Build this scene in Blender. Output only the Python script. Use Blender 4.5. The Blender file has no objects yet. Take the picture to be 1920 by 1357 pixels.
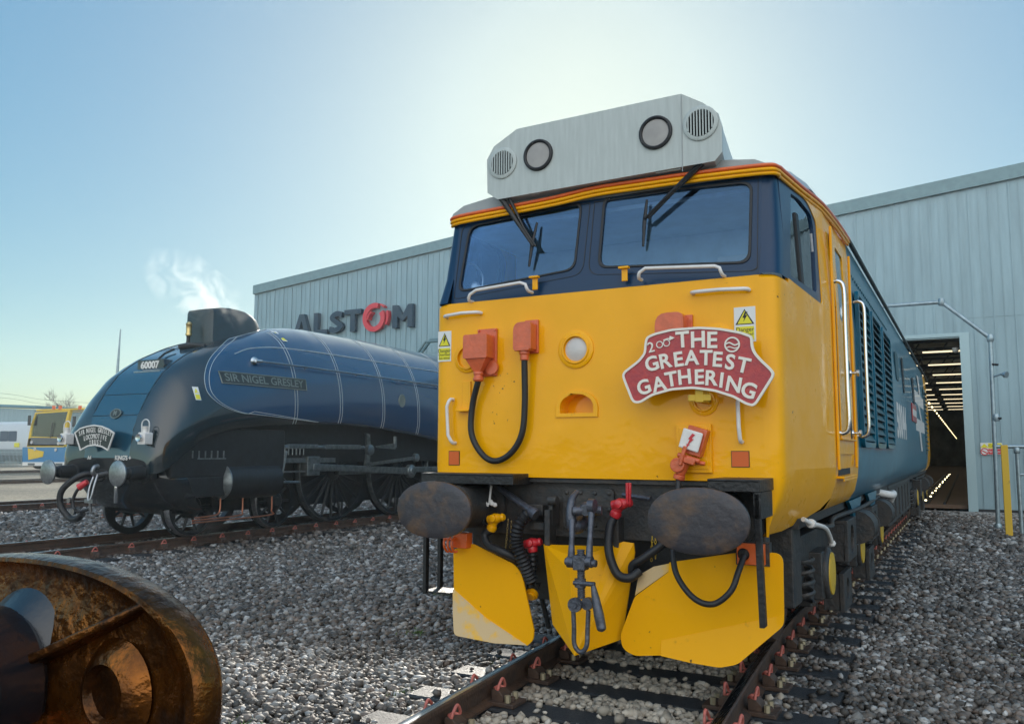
import bpy, math, random
import numpy as np
from mathutils import Vector, Matrix, Quaternion
from mathutils.geometry import tessellate_polygon
random.seed(7)
R = math.radians
sc = bpy.context.scene
COL = sc.collection
# ------------------------------------------------------------------ camera
PW, PH, FPX = 1920.0, 1357.0, 1565.1
YAW, PIT, ROL = .4979, .1070, .0035
CAM = Vector((2.1797, -4.5272, 1.4223))
Fv = Vector((-math.sin(YAW)*math.cos(PIT), math.cos(YAW)*math.cos(PIT), math.sin(PIT)))
R0 = Vector((math.cos(YAW), math.sin(YAW), 0)); U0 = R0.cross(Fv)
Rv = R0*math.cos(ROL)+U0*math.sin(ROL); Uv = U0*math.cos(ROL)-R0*math.sin(ROL)
cd = bpy.data.cameras.new('camera'); cam = bpy.data.objects.new('camera', cd); COL.objects.link(cam)
m = Matrix((Rv, Uv, -Fv)).transposed().to_4x4(); m.translation = CAM; cam.matrix_world = m
cd.sensor_width = 36; cd.lens = FPX/PW*36; cd.clip_start = .02; cd.clip_end = 3000
sc.camera = cam
# ------------------------------------------------------------------ sky, sun, exposure
SUN = Vector((-.373, .851, .385)).normalized()
EL = math.asin(SUN.z); AZ = math.atan2(SUN.x, SUN.y)
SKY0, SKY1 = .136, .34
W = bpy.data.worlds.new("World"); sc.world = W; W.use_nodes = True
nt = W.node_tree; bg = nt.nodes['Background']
sky = nt.nodes.new('ShaderNodeTexSky'); sky.sky_type = 'NISHITA'; sky.sun_disc = False
sky.sun_elevation = EL; sky.sun_rotation = AZ; sky.air_density = 1.0; sky.dust_density = .6; sky.ozone_density = 1.6
gm = nt.nodes.new('ShaderNodeGamma'); gm.inputs[1].default_value = .37
hs = nt.nodes.new('ShaderNodeHueSaturation'); hs.inputs['Saturation'].default_value = 2.5
mu = nt.nodes.new('ShaderNodeMix'); mu.data_type = 'RGBA'; mu.blend_type = 'MULTIPLY'; mu.inputs[0].default_value = 1
mu.inputs[7].default_value = (.88, 1.07, 1.04, 1)
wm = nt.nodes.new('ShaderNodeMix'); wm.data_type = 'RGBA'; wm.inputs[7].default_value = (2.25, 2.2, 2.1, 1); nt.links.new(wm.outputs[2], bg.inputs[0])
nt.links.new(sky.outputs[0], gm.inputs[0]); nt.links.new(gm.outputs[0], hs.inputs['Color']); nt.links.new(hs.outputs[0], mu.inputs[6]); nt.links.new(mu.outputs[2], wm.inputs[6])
# sky behind the camera made brighter and warmer than natural, as added fill light
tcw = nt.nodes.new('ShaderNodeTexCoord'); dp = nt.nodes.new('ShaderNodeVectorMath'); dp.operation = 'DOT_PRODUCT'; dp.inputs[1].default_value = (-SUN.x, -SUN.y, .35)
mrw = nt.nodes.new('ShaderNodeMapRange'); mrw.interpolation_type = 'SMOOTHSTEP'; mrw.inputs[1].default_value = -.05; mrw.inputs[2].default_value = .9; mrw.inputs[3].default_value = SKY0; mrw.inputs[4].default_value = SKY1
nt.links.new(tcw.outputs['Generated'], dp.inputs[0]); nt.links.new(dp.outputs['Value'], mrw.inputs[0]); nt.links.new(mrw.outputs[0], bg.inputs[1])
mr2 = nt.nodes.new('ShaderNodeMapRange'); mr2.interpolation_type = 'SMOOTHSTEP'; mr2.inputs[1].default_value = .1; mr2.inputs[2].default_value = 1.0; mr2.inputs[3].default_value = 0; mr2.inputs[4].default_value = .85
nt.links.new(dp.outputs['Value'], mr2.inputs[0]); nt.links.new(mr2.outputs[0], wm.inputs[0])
sl = bpy.data.lights.new('sun', 'SUN'); sl.energy = 2.2; sl.angle = R(1.0); sl.color = (1, .93, .82)
so = bpy.data.objects.new('sun', sl); COL.objects.link(so); so.rotation_euler = SUN.to_track_quat('Z', 'Y').to_euler(); so.location = (-20, 40, 30)
sc.view_settings.view_transform = 'Standard'; sc.view_settings.look = 'None'; sc.view_settings.exposure = 1.3
sc.cycles.max_bounces = 8; sc.cycles.volume_bounces = 1

def ray(u, v): return (Fv*FPX + Rv*(u-PW/2) - Uv*(v-PH/2)).normalized()
def F(u, v, y):      # photo pixel -> point at depth plane y
    d = ray(u, v); return CAM + d*((y-CAM.y)/d.y)
def S(u, v, x):
    d = ray(u, v); return CAM + d*((x-CAM.x)/d.x)
def G(u, v, z=0):
    d = ray(u, v); return CAM + d*((z-CAM.z)/d.z)
V = Vector
# ------------------------------------------------------------------ materials
def mat(name, col, rough=.5, metal=0, var=0, nscale=6, bump=0, bscale=40, coat=0, spec=.5, col2=None, thr=None, rvar=0, stretch=None, specks=None):
    m = bpy.data.materials.new(name); m.use_nodes = True; t = m.node_tree; b = t.nodes['Principled BSDF']
    N = t.nodes.new; L = t.links.new
    b.inputs['Base Color'].default_value = (*col, 1); b.inputs['Roughness'].default_value = rough
    b.inputs['Metallic'].default_value = metal; b.inputs['Coat Weight'].default_value = coat
    b.inputs['Coat Roughness'].default_value = .06; b.inputs['Specular IOR Level'].default_value = spec
    if var or bump or col2 or rvar:
        tc = N('ShaderNodeTexCoord'); mp = N('ShaderNodeMapping'); L(tc.outputs['Object'], mp.inputs[0])
        if stretch: mp.inputs['Scale'].default_value = stretch
        nz = N('ShaderNodeTexNoise'); nz.inputs['Scale'].default_value = nscale; nz.inputs['Detail'].default_value = 6; nz.inputs['Roughness'].default_value = .62
        L(mp.outputs[0], nz.inputs[0])
        if var or col2:
            mx = N('ShaderNodeMix'); mx.data_type = 'RGBA'
            c2 = col2 if col2 else tuple(c*(1-var) for c in col)
            c1 = col if col2 else tuple(min(1, c*(1+var)) for c in col)
            mx.inputs[6].default_value = (*c1, 1); mx.inputs[7].default_value = (*c2, 1)
            mr = N('ShaderNodeMapRange'); a, z = thr if thr else (.35, .65)
            mr.inputs[1].default_value = a; mr.inputs[2].default_value = z
            L(nz.outputs[0], mr.inputs[0]); L(mr.outputs[0], mx.inputs[0]); L(mx.outputs[2], b.inputs['Base Color'])
            if specks:
                n4 = N('ShaderNodeTexNoise'); n4.inputs['Scale'].default_value = 38; n4.inputs['Detail'].default_value = 2; L(tc.outputs['Object'], n4.inputs[0])
                n5 = N('ShaderNodeTexNoise'); n5.inputs['Scale'].default_value = 2.2; L(tc.outputs['Object'], n5.inputs[0])
                ad = N('ShaderNodeMath'); ad.operation = 'ADD'; L(n4.outputs[0], ad.inputs[0]); L(n5.outputs[0], ad.inputs[1])
                m4 = N('ShaderNodeMapRange'); m4.inputs[1].default_value = 1.32; m4.inputs[2].default_value = 1.38; L(ad.outputs[0], m4.inputs[0])
                x4 = N('ShaderNodeMix'); x4.data_type = 'RGBA'; x4.inputs[7].default_value = (*specks, 1); L(m4.outputs[0], x4.inputs[0]); L(mx.outputs[2], x4.inputs[6]); L(x4.outputs[2], b.inputs['Base Color'])
        if rvar:
            mr = N('ShaderNodeMapRange'); mr.inputs[1].default_value = .3; mr.inputs[2].default_value = .7
            mr.inputs[3].default_value = max(0, rough-rvar); mr.inputs[4].default_value = min(1, rough+rvar)
            L(nz.outputs[0], mr.inputs[0]); L(mr.outputs[0], b.inputs['Roughness'])
        if bump:
            n2 = N('ShaderNodeTexNoise'); n2.inputs['Scale'].default_value = bscale; n2.inputs['Detail'].default_value = 4
            L(mp.outputs[0], n2.inputs[0])
            bp = N('ShaderNodeBump'); bp.inputs['Strength'].default_value = bump; bp.inputs['Distance'].default_value = .02
            L(n2.outputs[0], bp.inputs['Height']); L(bp.outputs[0], b.inputs['Normal'])
            if coat: L(bp.outputs[0], b.inputs['Coat Normal'])
    return m
def emis(name, col, s):
    m = bpy.data.materials.new(name); m.use_nodes = True; b = m.node_tree.nodes['Principled BSDF']
    b.inputs['Base Color'].default_value = (*col, 1); b.inputs['Emission Color'].default_value = (*col, 1); b.inputs['Emission Strength'].default_value = s
    return m
def glass(name, tint=(.7, .8, .85), f=.0, rough=.0, refl=(.9, .95, 1)):
    m = bpy.data.materials.new(name); m.use_nodes = True; t = m.node_tree; N = t.nodes.new; L = t.links.new
    t.nodes.remove(t.nodes['Principled BSDF'])
    tr = N('ShaderNodeBsdfTransparent'); tr.inputs[0].default_value = (*tint, 1)
    gl = N('ShaderNodeBsdfGlossy'); gl.inputs['Roughness'].default_value = .02+rough; gl.inputs[0].default_value = refl+(1,)
    tc = N('ShaderNodeTexCoord'); nz = N('ShaderNodeTexNoise'); nz.inputs['Scale'].default_value = 3; L(tc.outputs['Object'], nz.inputs[0]); bp = N('ShaderNodeBump'); bp.inputs['Strength'].default_value = .12; bp.inputs['Distance'].default_value = .02; L(nz.outputs[0], bp.inputs['Height']); L(bp.outputs[0], gl.inputs['Normal'])
    fr = N('ShaderNodeFresnel'); fr.inputs[0].default_value = 1.55
    ad = N('ShaderNodeMath'); ad.inputs[1].default_value = f; L(fr.outputs[0], ad.inputs[0])
    mx = N('ShaderNodeMixShader'); L(ad.outputs[0], mx.inputs[0]); L(tr.outputs[0], mx.inputs[1]); L(gl.outputs[0], mx.inputs[2])
    L(mx.outputs[0], t.nodes['Material Output'].inputs[0]); return m
M = dict(
 yellow=mat('yellow_paint', (.90, .415, .001), .34, var=.04, nscale=2.5, spec=.12, coat=.38, bump=.32, bscale=3.0, rvar=.22, specks=(.16, .07, .01)),
 yellow_dull=mat('plough_yellow', (.88, .41, .002), .42, nscale=14, col2=(.45, .2, .01), thr=(.64, .80), spec=.12, coat=.12, bump=.12, bscale=9, specks=(.10, .05, .02)),
 primer=mat('bare_primer', (.62, .45, .24), .5, nscale=9, col2=(.78, .45, .06), thr=(.5, .62)),
 band=mat('windscreen_blue', (.007, .034, .085), .32, spec=.3, coat=.15, bump=.03, bscale=6),
 teal=mat('rail_blue', (.004, .115, .19), .34, var=.15, nscale=4, coat=.22, spec=.3, bump=.05, bscale=5),
 teal_dark=mat('grille_blue', (.015, .075, .10), .45, var=.2),
 grey=mat('light_grey_paint', (.42, .47, .46), .42, var=.08, nscale=5, coat=.2, bump=.05, bscale=8, stretch=(6, 6, .6)),
 roofgrey=mat('roof_grey', (.30, .33, .34), .45, var=.1, coat=.2),
 orange=mat('orange_paint', (.72, .12, .015), .38, var=.1, nscale=12, coat=.3, bump=.1, bscale=30),
 socket=mat('socket_orange', (.60, .11, .035), .38, var=.12, nscale=16, coat=.35, bump=.15, bscale=40),
 red=mat('red_paint', (.55, .02, .03), .35, var=.15, nscale=20, coat=.3, bump=.2, bscale=60),
 black=mat('black_metal', (.012, .013, .015), .42, var=.3, nscale=12, bump=.25, bscale=45),
 frame=mat('underframe_black', (.022, .027, .032), .55, nscale=10, col2=(.05, .043, .038), bump=.35, bscale=30),
 rubber=mat('black_rubber', (.013, .014, .017), .5, bump=.12, bscale=80),
 bufhead=mat('greasy_buffer_steel', (.046, .044, .052), .44, metal=.2, nscale=5.0, col2=(.13, .080, .05), thr=(.47, .66), bump=.22, bscale=22, rvar=.15),
 steel=mat('worn_steel', (.32, .33, .35), .3, metal=.9, var=.2, nscale=20, bump=.1),
 darksteel=mat('coupling_steel', (.085, .092, .115), .38, metal=.5, var=.3, nscale=25, bump=.25, bscale=60),
 chrome=mat('polished_steel', (.65, .66, .68), .16, metal=1, bump=.03),
 white=mat('white_paint', (.72, .70, .68), .4, var=.06, nscale=20, coat=.2),
 whitesign=mat('sign_white', (.70, .72, .72), .45),
 signyellow=mat('sign_yellow', (.72, .66, .02), .45),
 signred=mat('sign_red', (.55, .03, .04), .45),
 signblack=mat('sign_black', (.012, .012, .012), .5),
 maroon=mat('headboard_red', (.34, .016, .03), .32, nscale=30, col2=(.46, .03, .03), coat=.4, bump=.2, bscale=120),
 cream=mat('cast_letter_cream', (.78, .74, .66), .4),
 lens=mat('lamp_lens', (.55, .52, .50), .15, coat=1, bump=.25, bscale=60, stretch=(8, 1, 1)),
 opal=mat('opal_lens', (.33, .32, .31), .45, var=.1, nscale=8),
 glass=glass('cab_glass', (.86, .94, 1), .02, refl=(.30, .52, .82)),
 sideglass=glass('side_glass', (.80, .88, .9), .06),
 rust=mat('rail_rust', (.05, .034, .027), .6, nscale=10, col2=(.10, .055, .035), bump=.3, bscale=50),
 railhead=mat('rail_head_steel', (.42, .44, .47), .22, metal=1, var=.2, nscale=8, stretch=(20, .5, 1), rvar=.1),
 clip=mat('red_clip', (.48, .13, .10), .55, var=.25, nscale=40),
 sleeper=mat('sleeper_timber', (.022, .025, .030), .38, nscale=30, col2=(.08, .085, .09), thr=(.5, .8), bump=.8, bscale=20, stretch=(1, 9, 1)),
 clad=mat('metal_cladding', (.24, .35, .40), .38, var=.10, nscale=1.2, metal=.25, bump=.04, bscale=3, stretch=(3, 3, .4)),
 flash=mat('roof_flashing', (.15, .25, .28), .4, metal=.2, var=.08),
 letter=mat('sign_navy', (.012, .045, .08), .5),
 pink=mat('sign_red_ring', (.62, .04, .06), .4),
 galv=mat('galvanised_pipe', (.30, .38, .42), .35, metal=.6, var=.15, nscale=10),
 post=mat('bollard_yellow', (.62, .40, .03), .5, nscale=8, col2=(.3, .2, .05), thr=(.6, .75)),
 garter=None,
 concrete=mat('concrete', (.30, .29, .27), .8, var=.15, nscale=3, bump=.2),
 motion=mat('oily_motion_steel', (.22, .25, .26), .32, metal=.8, var=.3, nscale=10),
 castblack=mat('plunger_black', (.010, .013, .018), .3, coat=.5, bump=.1, bscale=30),
 a4steel=mat('fairing_black', (.010, .026, .034), .38, coat=.25, var=.2),
 copper=mat('copper_pipe', (.55, .20, .11), .35, metal=.8),
 nut=mat('bolt_brass', (.42, .36, .24), .45, metal=.5),
 brass=mat('brass', (.6, .45, .2), .3, metal=.9),
 interior=mat('cab_interior', (.68, .80, .86), .7, var=.1),
 interior_dark=mat('cab_interior_dark', (.02, .03, .04), .7),
 seat=mat('cab_seat', (.03, .04, .06), .8),
 a4black=mat('glossy_black', (.010, .014, .018), .25, coat=.6, var=.2, bump=.03, bscale=4),
 a4frame=mat('a4_frame_black', (.010, .013, .016), .5, var=.4, nscale=8, bump=.2),
 lining=mat('white_lining', (.50, .55, .56), .4),
 plate=mat('nameplate_black', (.02, .03, .03), .35),
 plateedge=mat('nameplate_metal', (.20, .23, .21), .4, metal=.3),
)
# ------------------------------------------------------------------ mesh builder
class MB:
    def __init__(s): s.v = []; s.f = []
    def add(s, vs, fs):
        n = len(s.v); s.v += [tuple(v) for v in vs]; s.f += [tuple(i+n for i in f) for f in fs]; return s
    def box(s, a, b):
        (x0, y0, z0), (x1, y1, z1) = a, b
        return s.add([(x0,y0,z0),(x1,y0,z0),(x1,y1,z0),(x0,y1,z0),(x0,y0,z1),(x1,y0,z1),(x1,y1,z1),(x0,y1,z1)],
                     [(0,3,2,1),(4,5,6,7),(0,1,5,4),(1,2,6,5),(2,3,7,6),(3,0,4,7)])
    def cbox(s, c, d, rot=None):
        c = V(c); pts = []
        for z in (-1, 1):
            for y in (-1, 1):
                for x in (-1, 1):
                    p = V((x*d[0]/2, y*d[1]/2, z*d[2]/2)); pts.append(c+(rot@p if rot else p))
        return s.add(pts, [(0,2,3,1),(4,5,7,6),(0,1,5,4),(2,6,7,3),(0,4,6,2),(1,3,7,5)])
    def rings(s, rings, cap=True, closed=True):
        n = len(rings[0]); vs = [p for r in rings for p in r]; fs = []
        for i in range(len(rings)-1):
            for j in range(n if closed else n-1):
                k = (j+1) % n; fs.append((i*n+j, i*n+k, (i+1)*n+k, (i+1)*n+j))
        if cap and closed: fs.append(tuple(range(n))[::-1]); fs.append(tuple((len(rings)-1)*n+j for j in range(n)))
        return s.add(vs, fs)
    def ring(s, c, axis, prof, n=40):
        t = MB().lathe(c, axis, prof+[prof[0]], n); t.f = [f for f in t.f if len(f) == 4]; return s.add(t.v, t.f)
    def cyl(s, a, b, r, n=16, r2=None, cap=True):
        return s.tube([a, b], r, n, [r, r if r2 is None else r2], cap)
    def tube(s, path, r, n=10, rs=None, cap=True):
        P = [V(p) for p in path]; rings = []; T0 = (P[1]-P[0]).normalized()
        up = V((0, 0, 1)) if abs(T0.z) < .9 else V((1, 0, 0)); A = T0.cross(up).normalized()
        for i, p in enumerate(P):
            t = ((P[min(i+1, len(P)-1)]-p).normalized()+(p-P[max(i-1, 0)]).normalized()) if 0 < i < len(P)-1 else (P[1]-P[0] if i == 0 else P[-1]-P[-2])
            t.normalize(); A = (A-t*A.dot(t)).normalized(); B = t.cross(A)
            rr = rs[i] if rs else r
            rings.append([p+(A*math.cos(2*math.pi*k/n)+B*math.sin(2*math.pi*k/n))*rr for k in range(n)])
        return s.rings(rings, cap)
    def lathe(s, c, axis, prof, n=24, ex=1, ez=1):   # prof: (dist along axis, radius)
        c = V(c); ax = V(axis).normalized(); up = V((0, 0, 1)) if abs(ax.z) < .9 else V((0, 1, 0))
        A = ax.cross(up).normalized(); B = A.cross(ax).normalized()
        if B.z < 0: B = -B
        rg = [[c+ax*h+A*(math.cos(2*math.pi*k/n)*r*ex)+B*(math.sin(2*math.pi*k/n)*r*ez) for k in range(n)] for h, r in prof]
        return s.rings(rg, True)
    def plate(s, outer, holes, fn, th):
        """outline (a,b) with holes; fn(a,b,t)->point, t thickness offset"""
        loops = [outer]+list(holes); flat = [p for l in loops for p in l]
        tris = tessellate_polygon([[V((p[0], p[1], 0)) for p in l] for l in loops]); n = len(flat)
        vs = [fn(p[0], p[1], 0) for p in flat]+[fn(p[0], p[1], th) for p in flat]
        # orient
        a, b, c = [flat[i] for i in tris[0]]
        fs = []
        for t in tris:
            fs.append(tuple(t)); fs.append(tuple(i+n for i in t[::-1]))
        o = 0
        for l in loops:
            for j in range(len(l)):
                k = (j+1) % len(l); fs.append((o+j, o+k, n+o+k, n+o+j))
            o += len(l)
        return s.add(vs, fs)
    def prism(s, pts, off):
        """3-D polygon extruded by vector off"""
        pts = [V(p) for p in pts]; off = V(off); n = len(pts)
        e1 = (pts[1]-pts[0]).normalized(); nn = V((0, 0, 0))
        for i in range(n): nn += pts[i].cross(pts[(i+1) % n])
        nn.normalize(); e2 = nn.cross(e1)
        fl = [V(((p-pts[0]).dot(e1), (p-pts[0]).dot(e2), 0)) for p in pts]
        tris = tessellate_polygon([fl]); fs = []
        for t in tris: fs.append(tuple(t)); fs.append(tuple(i+n for i in t[::-1]))
        for j in range(n): k = (j+1) % n; fs.append((j, k, n+k, n+j))
        return s.add(pts+[p+off for p in pts], fs)
    def build(s, name, m, parent=None, smooth=35, bevel=0, org=None, seg=2, sub=0):
        me = bpy.data.meshes.new(name)
        o3 = V(org) if org is not None else (ORG.get(parent.name, V((0, 0, 0))) if parent else V((0, 0, 0)))
        me.from_pydata([(x-o3.x, y-o3.y, z-o3.z) for x, y, z in s.v], [], s.f); me.validate()
        import bmesh
        bm = bmesh.new(); bm.from_mesh(me); bmesh.ops.remove_doubles(bm, verts=bm.verts, dist=1e-5); bmesh.ops.recalc_face_normals(bm, faces=bm.faces); bm.to_mesh(me); bm.free()
        if smooth:
            me.polygons.foreach_set('use_smooth', [True]*len(me.polygons)); me.set_sharp_from_angle(angle=R(smooth))
        if m: me.materials.append(m)
        o = bpy.data.objects.new(name, me); COL.objects.link(o)
        if parent: o.parent = parent; ORG[o.name] = ORG.get(parent.name, V((0, 0, 0)))
        else: o.location = o3; ORG[o.name] = o3
        if bevel:
            b = o.modifiers.new('bevel', 'BEVEL'); b.width = bevel; b.segments = seg; b.limit_method = 'ANGLE'; b.angle_limit = R(40)
        if sub:
            b = o.modifiers.new('sub', 'SUBSURF'); b.levels = b.render_levels = sub
        return o
ORG = {}
def tag(o, label=None, cat=None, group=None, kind=None):
    if label: o['label'] = label
    if cat: o['category'] = cat
    if group: o['group'] = group
    if kind: o['kind'] = kind
    return o
def empty(name, loc, label, cat, group=None):
    o = bpy.data.objects.new(name, None); COL.objects.link(o); o.location = loc; o.empty_display_size = .1
    ORG[o.name] = V(loc); return tag(o, label, cat, group)
def dup(o, off, parent=None):
    c = o.copy(); COL.objects.link(c); c.location = o.location+V(off)
    if parent: c.parent = parent
    for ch in [k for k in o.children]:
        g = ch.copy(); COL.objects.link(g); g.parent = c
        for h in [k for k in ch.children]:
            q = h.copy(); COL.objects.link(q); q.parent = g
    return c
def cr(pts, n=8):
    P = [V(p) for p in pts]; P = [P[0]*2-P[1]]+P+[P[-1]*2-P[-2]]; out = []
    for i in range(1, len(P)-2):
        a, b, c, d = P[i-1:i+3]
        for k in range(n):
            t = k/n; out.append(.5*((2*b)+(c-a)*t+(2*a-5*b+4*c-d)*t*t+(3*b-a-3*c+d)*t**3))
    out.append(P[-2]); return out
def rrect(x0, z0, x1, z1, r, n=5):
    out = []
    for cx, cz, a0 in ((x1-r, z1-r, 0), (x0+r, z1-r, 90), (x0+r, z0+r, 180), (x1-r, z0+r, 270)):
        for k in range(n+1):
            a = R(a0+90*k/n); out.append((cx+r*math.cos(a), cz+r*math.sin(a)))
    return out
def rpoly(pts, r, n=4):
    """round corners of a 2-D polygon; r number or list"""
    out = []; N = len(pts)
    for i in range(N):
        p = V(pts[i][:2]); a = V(pts[i-1][:2]); b = V(pts[(i+1) % N][:2]); rr = r[i] if isinstance(r, (list, tuple)) else r
        if rr <= 0: out.append(tuple(p)); continue
        da = (a-p); db = (b-p); ra = min(rr, da.length*.48, db.length*.48); A = p+da.normalized()*ra; B = p+db.normalized()*ra
        for k in range(n+1):
            t = k/n; q = A*(1-t)**2+p*2*t*(1-t)+B*t*t; out.append((q.x, q.y))
    return out
def circ(cx, cz, r, n=24, ex=1, ez=1): return [(cx+r*ex*math.cos(2*math.pi*k/n), cz+r*ez*math.sin(2*math.pi*k/n)) for k in range(n)]
def strip(path, w):
    """2-D polyline -> mitred polygon"""
    P = [V(p) for p in path]; Lp = []; Rp = []
    for i, p in enumerate(P):
        t = (P[min(i+1, len(P)-1)]-P[max(i-1, 0)]).normalized() if 0 < i < len(P)-1 else ((P[1]-P[0]) if i == 0 else (P[-1]-P[-2])).normalized()
        k = 1
        if 0 < i < len(P)-1:
            t1 = (p-P[i-1]).normalized(); k = 1/max(.5, abs(t.dot(t1)))
        nrm = V((-t.y, t.x))*w/2*k; Lp.append(tuple(p+nrm)); Rp.append(tuple(p-nrm))
    return Lp+Rp[::-1]
def text_mesh(s, size, mw, ext, bold=0, sx=1):
    """mb of text in world; mw: 4x4 with text x-right, y-up, z-towards viewer; centred"""
    cu = bpy.data.curves.new('t', 'FONT'); cu.body = s; cu.size = size; cu.extrude = ext; cu.offset = bold; cu.align_x = 'CENTER'; cu.align_y = 'CENTER'; cu.resolution_u = 4
    ob = bpy.data.objects.new('t', cu); me = bpy.data.meshes.new_from_object(ob)
    mb = MB(); mb.add([mw@V((v.co.x*sx, v.co.y, v.co.z)) for v in me.vertices], [tuple(p.vertices) for p in me.polygons])
    bpy.data.objects.remove(ob); bpy.data.curves.remove(cu); bpy.data.meshes.remove(me); return mb
def basis(o, right, up):
    r = V(right).normalized(); u = V(up); u = (u-r*u.dot(r)).normalized(); n = r.cross(u)
    m = Matrix((r, u, n)).transposed().to_4x4(); m.translation = V(o); return m
def merge(*mbs):
    o = MB()
    for m in mbs: o.add(m.v, m.f)
    return o
XF = lambda y: (lambda a, b, t: V((a, y-t, b)))       # plate in x-z plane facing -y
FP = lambda u, v, y: (F(u, v, y).x, F(u, v, y).z)
# ------------------------------------------------------------------ ground
def ground_mat(name, dark, light, scale, big):
    m = bpy.data.materials.new(name); m.use_nodes = True; t = m.node_tree; b = t.nodes['Principled BSDF']; N = t.nodes.new; L = t.links.new
    tc = N('ShaderNodeTexCoord'); vo = N('ShaderNodeTexVoronoi'); vo.inputs['Scale'].default_value = scale; L(tc.outputs['Object'], vo.inputs[0])
    rp = N('ShaderNodeValToRGB'); sp = N('ShaderNodeSeparateColor'); L(vo.outputs['Color'], sp.inputs[0]); L(sp.outputs[0], rp.inputs[0])
    e = rp.color_ramp.elements; e[0].color = (*dark, 1); e[1].color = (*light, 1)
    nz = N('ShaderNodeTexNoise'); nz.inputs['Scale'].default_value = big; nz.inputs['Detail'].default_value = 5; L(tc.outputs['Object'], nz.inputs[0])
    mx = N('ShaderNodeMix'); mx.data_type = 'RGBA'; mx.blend_type = 'MULTIPLY'; mx.inputs[0].default_value = .7
    L(rp.outputs[0], mx.inputs[6]); r2 = N('ShaderNodeValToRGB'); L(nz.outputs[0], r2.inputs[0]); r2.color_ramp.elements[0].position = .35; r2.color_ramp.elements[1].position = .65
    r2.color_ramp.elements[0].color = (.5, .48, .45, 1); r2.color_ramp.elements[1].color = (1.1, 1.05, 1, 1)
    L(r2.outputs[0], mx.inputs[7]); L(mx.outputs[2], b.inputs['Base Color']); b.inputs['Roughness'].default_value = .75
    bp = N('ShaderNodeBump'); bp.inputs['Strength'].default_value = .9; bp.inputs['Distance'].default_value = .03; bp.invert = True
    L(vo.outputs['Distance'], bp.inputs['Height']); L(bp.outputs[0], b.inputs['Normal']); return m
M['ground'] = ground_mat('ballast_ground', (.035, .033, .03), (.22, .20, .18), 22, .35)
M['yard'] = ground_mat('yard_gravel', (.14, .12, .09), (.34, .30, .22), 14, .12)
GZ = -.215
g = MB(); X = [-900, -120, -60, -30, -15, -6, 0, 6, 15, 40, 120, 900]; Y = [-900, -60, -20, -8, 0, 8, 16, 21.9, 40, 80, 160, 900]
for i in range(len(X)-1):
    for j in range(len(Y)-1):
        g.add([(X[i], Y[j], GZ), (X[i+1], Y[j], GZ), (X[i+1], Y[j+1], GZ), (X[i], Y[j+1], GZ)], [(0, 1, 2, 3)])
tag(g.build('ground', M['ground'], smooth=0), 'dark grey ballast ground of the railway yard', kind='structure')
g = MB(); g.add([(-120, 22, GZ+.012), (-120, -30, GZ+.012), (-22.3, -30, GZ+.012), (-22.3, 22, GZ+.012)], [(0, 1, 2, 3)])
g.add([(-300, 120, GZ+.012), (-300, 22, GZ+.012), (-26.5, 22, GZ+.012), (-26.5, 120, GZ+.012)], [(0, 1, 2, 3)])
g.build('ground', M['yard'], smooth=0)['kind'] = 'structure'
# ------------------------------------------------------------------ tracks
def xc(y): return .19*max(0, (3.2-y)/3.2)**1.35 if y < 3.2 else 0
RZ = -.155
PROF = [(-.07, RZ), (.07, RZ), (.07, RZ+.014), (.012, RZ+.03), (.012, -.042), (.035, -.034), (.0355, -.008), (.029, -.0015), (0, 0), (-.029, -.0015), (-.0355, -.008), (-.035, -.034), (-.012, -.042), (-.012, RZ+.03), (-.07, RZ+.014)]
def rail(parent, side, cx, ys):
    prs = []; top = []
    rings = []; tr = []
    for i, y in enumerate(ys):
        y2 = ys[min(i+1, len(ys)-1)]; y1 = ys[max(i-1, 0)]
        t = V((cx(y2)-cx(y1), y2-y1, 0)).normalized(); n = V((t.y, -t.x, 0)); c = V((cx(y), y, 0))+n*side*(.7175+.0355)
        rings.append([c+n*a+V((0, 0, b)) for a, b in PROF])
        tr.append([c+n*a*.8+V((0, 0, .0008+b)) for a, b in ((-.03, -.0012), (-.015, 0), (0, .001), (.015, 0), (.03, -.0012))])
    o = MB().rings(rings).build('rail', M['rust'], parent, smooth=30)
    MB().rings(tr, closed=False, cap=False).build('running_surface', M['railhead'], o, smooth=30)
def chair(parent, org, side, big=True):
    mb = MB(); mb.cbox((side*.10, 0, RZ+.012), (.25, .18, .024)); o = [(.05, RZ+.024), (.135, RZ+.024), (.13, RZ+.06), (.10, RZ+.088), (.05, RZ+.088)]
    mb.prism([V((side*a, -.055, b)) for a, b in o], (0, .11, 0)); mb.cyl((side*.16, 0, RZ+.02), (side*.16, 0, RZ+.045), .03, 10)
    return mb
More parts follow.
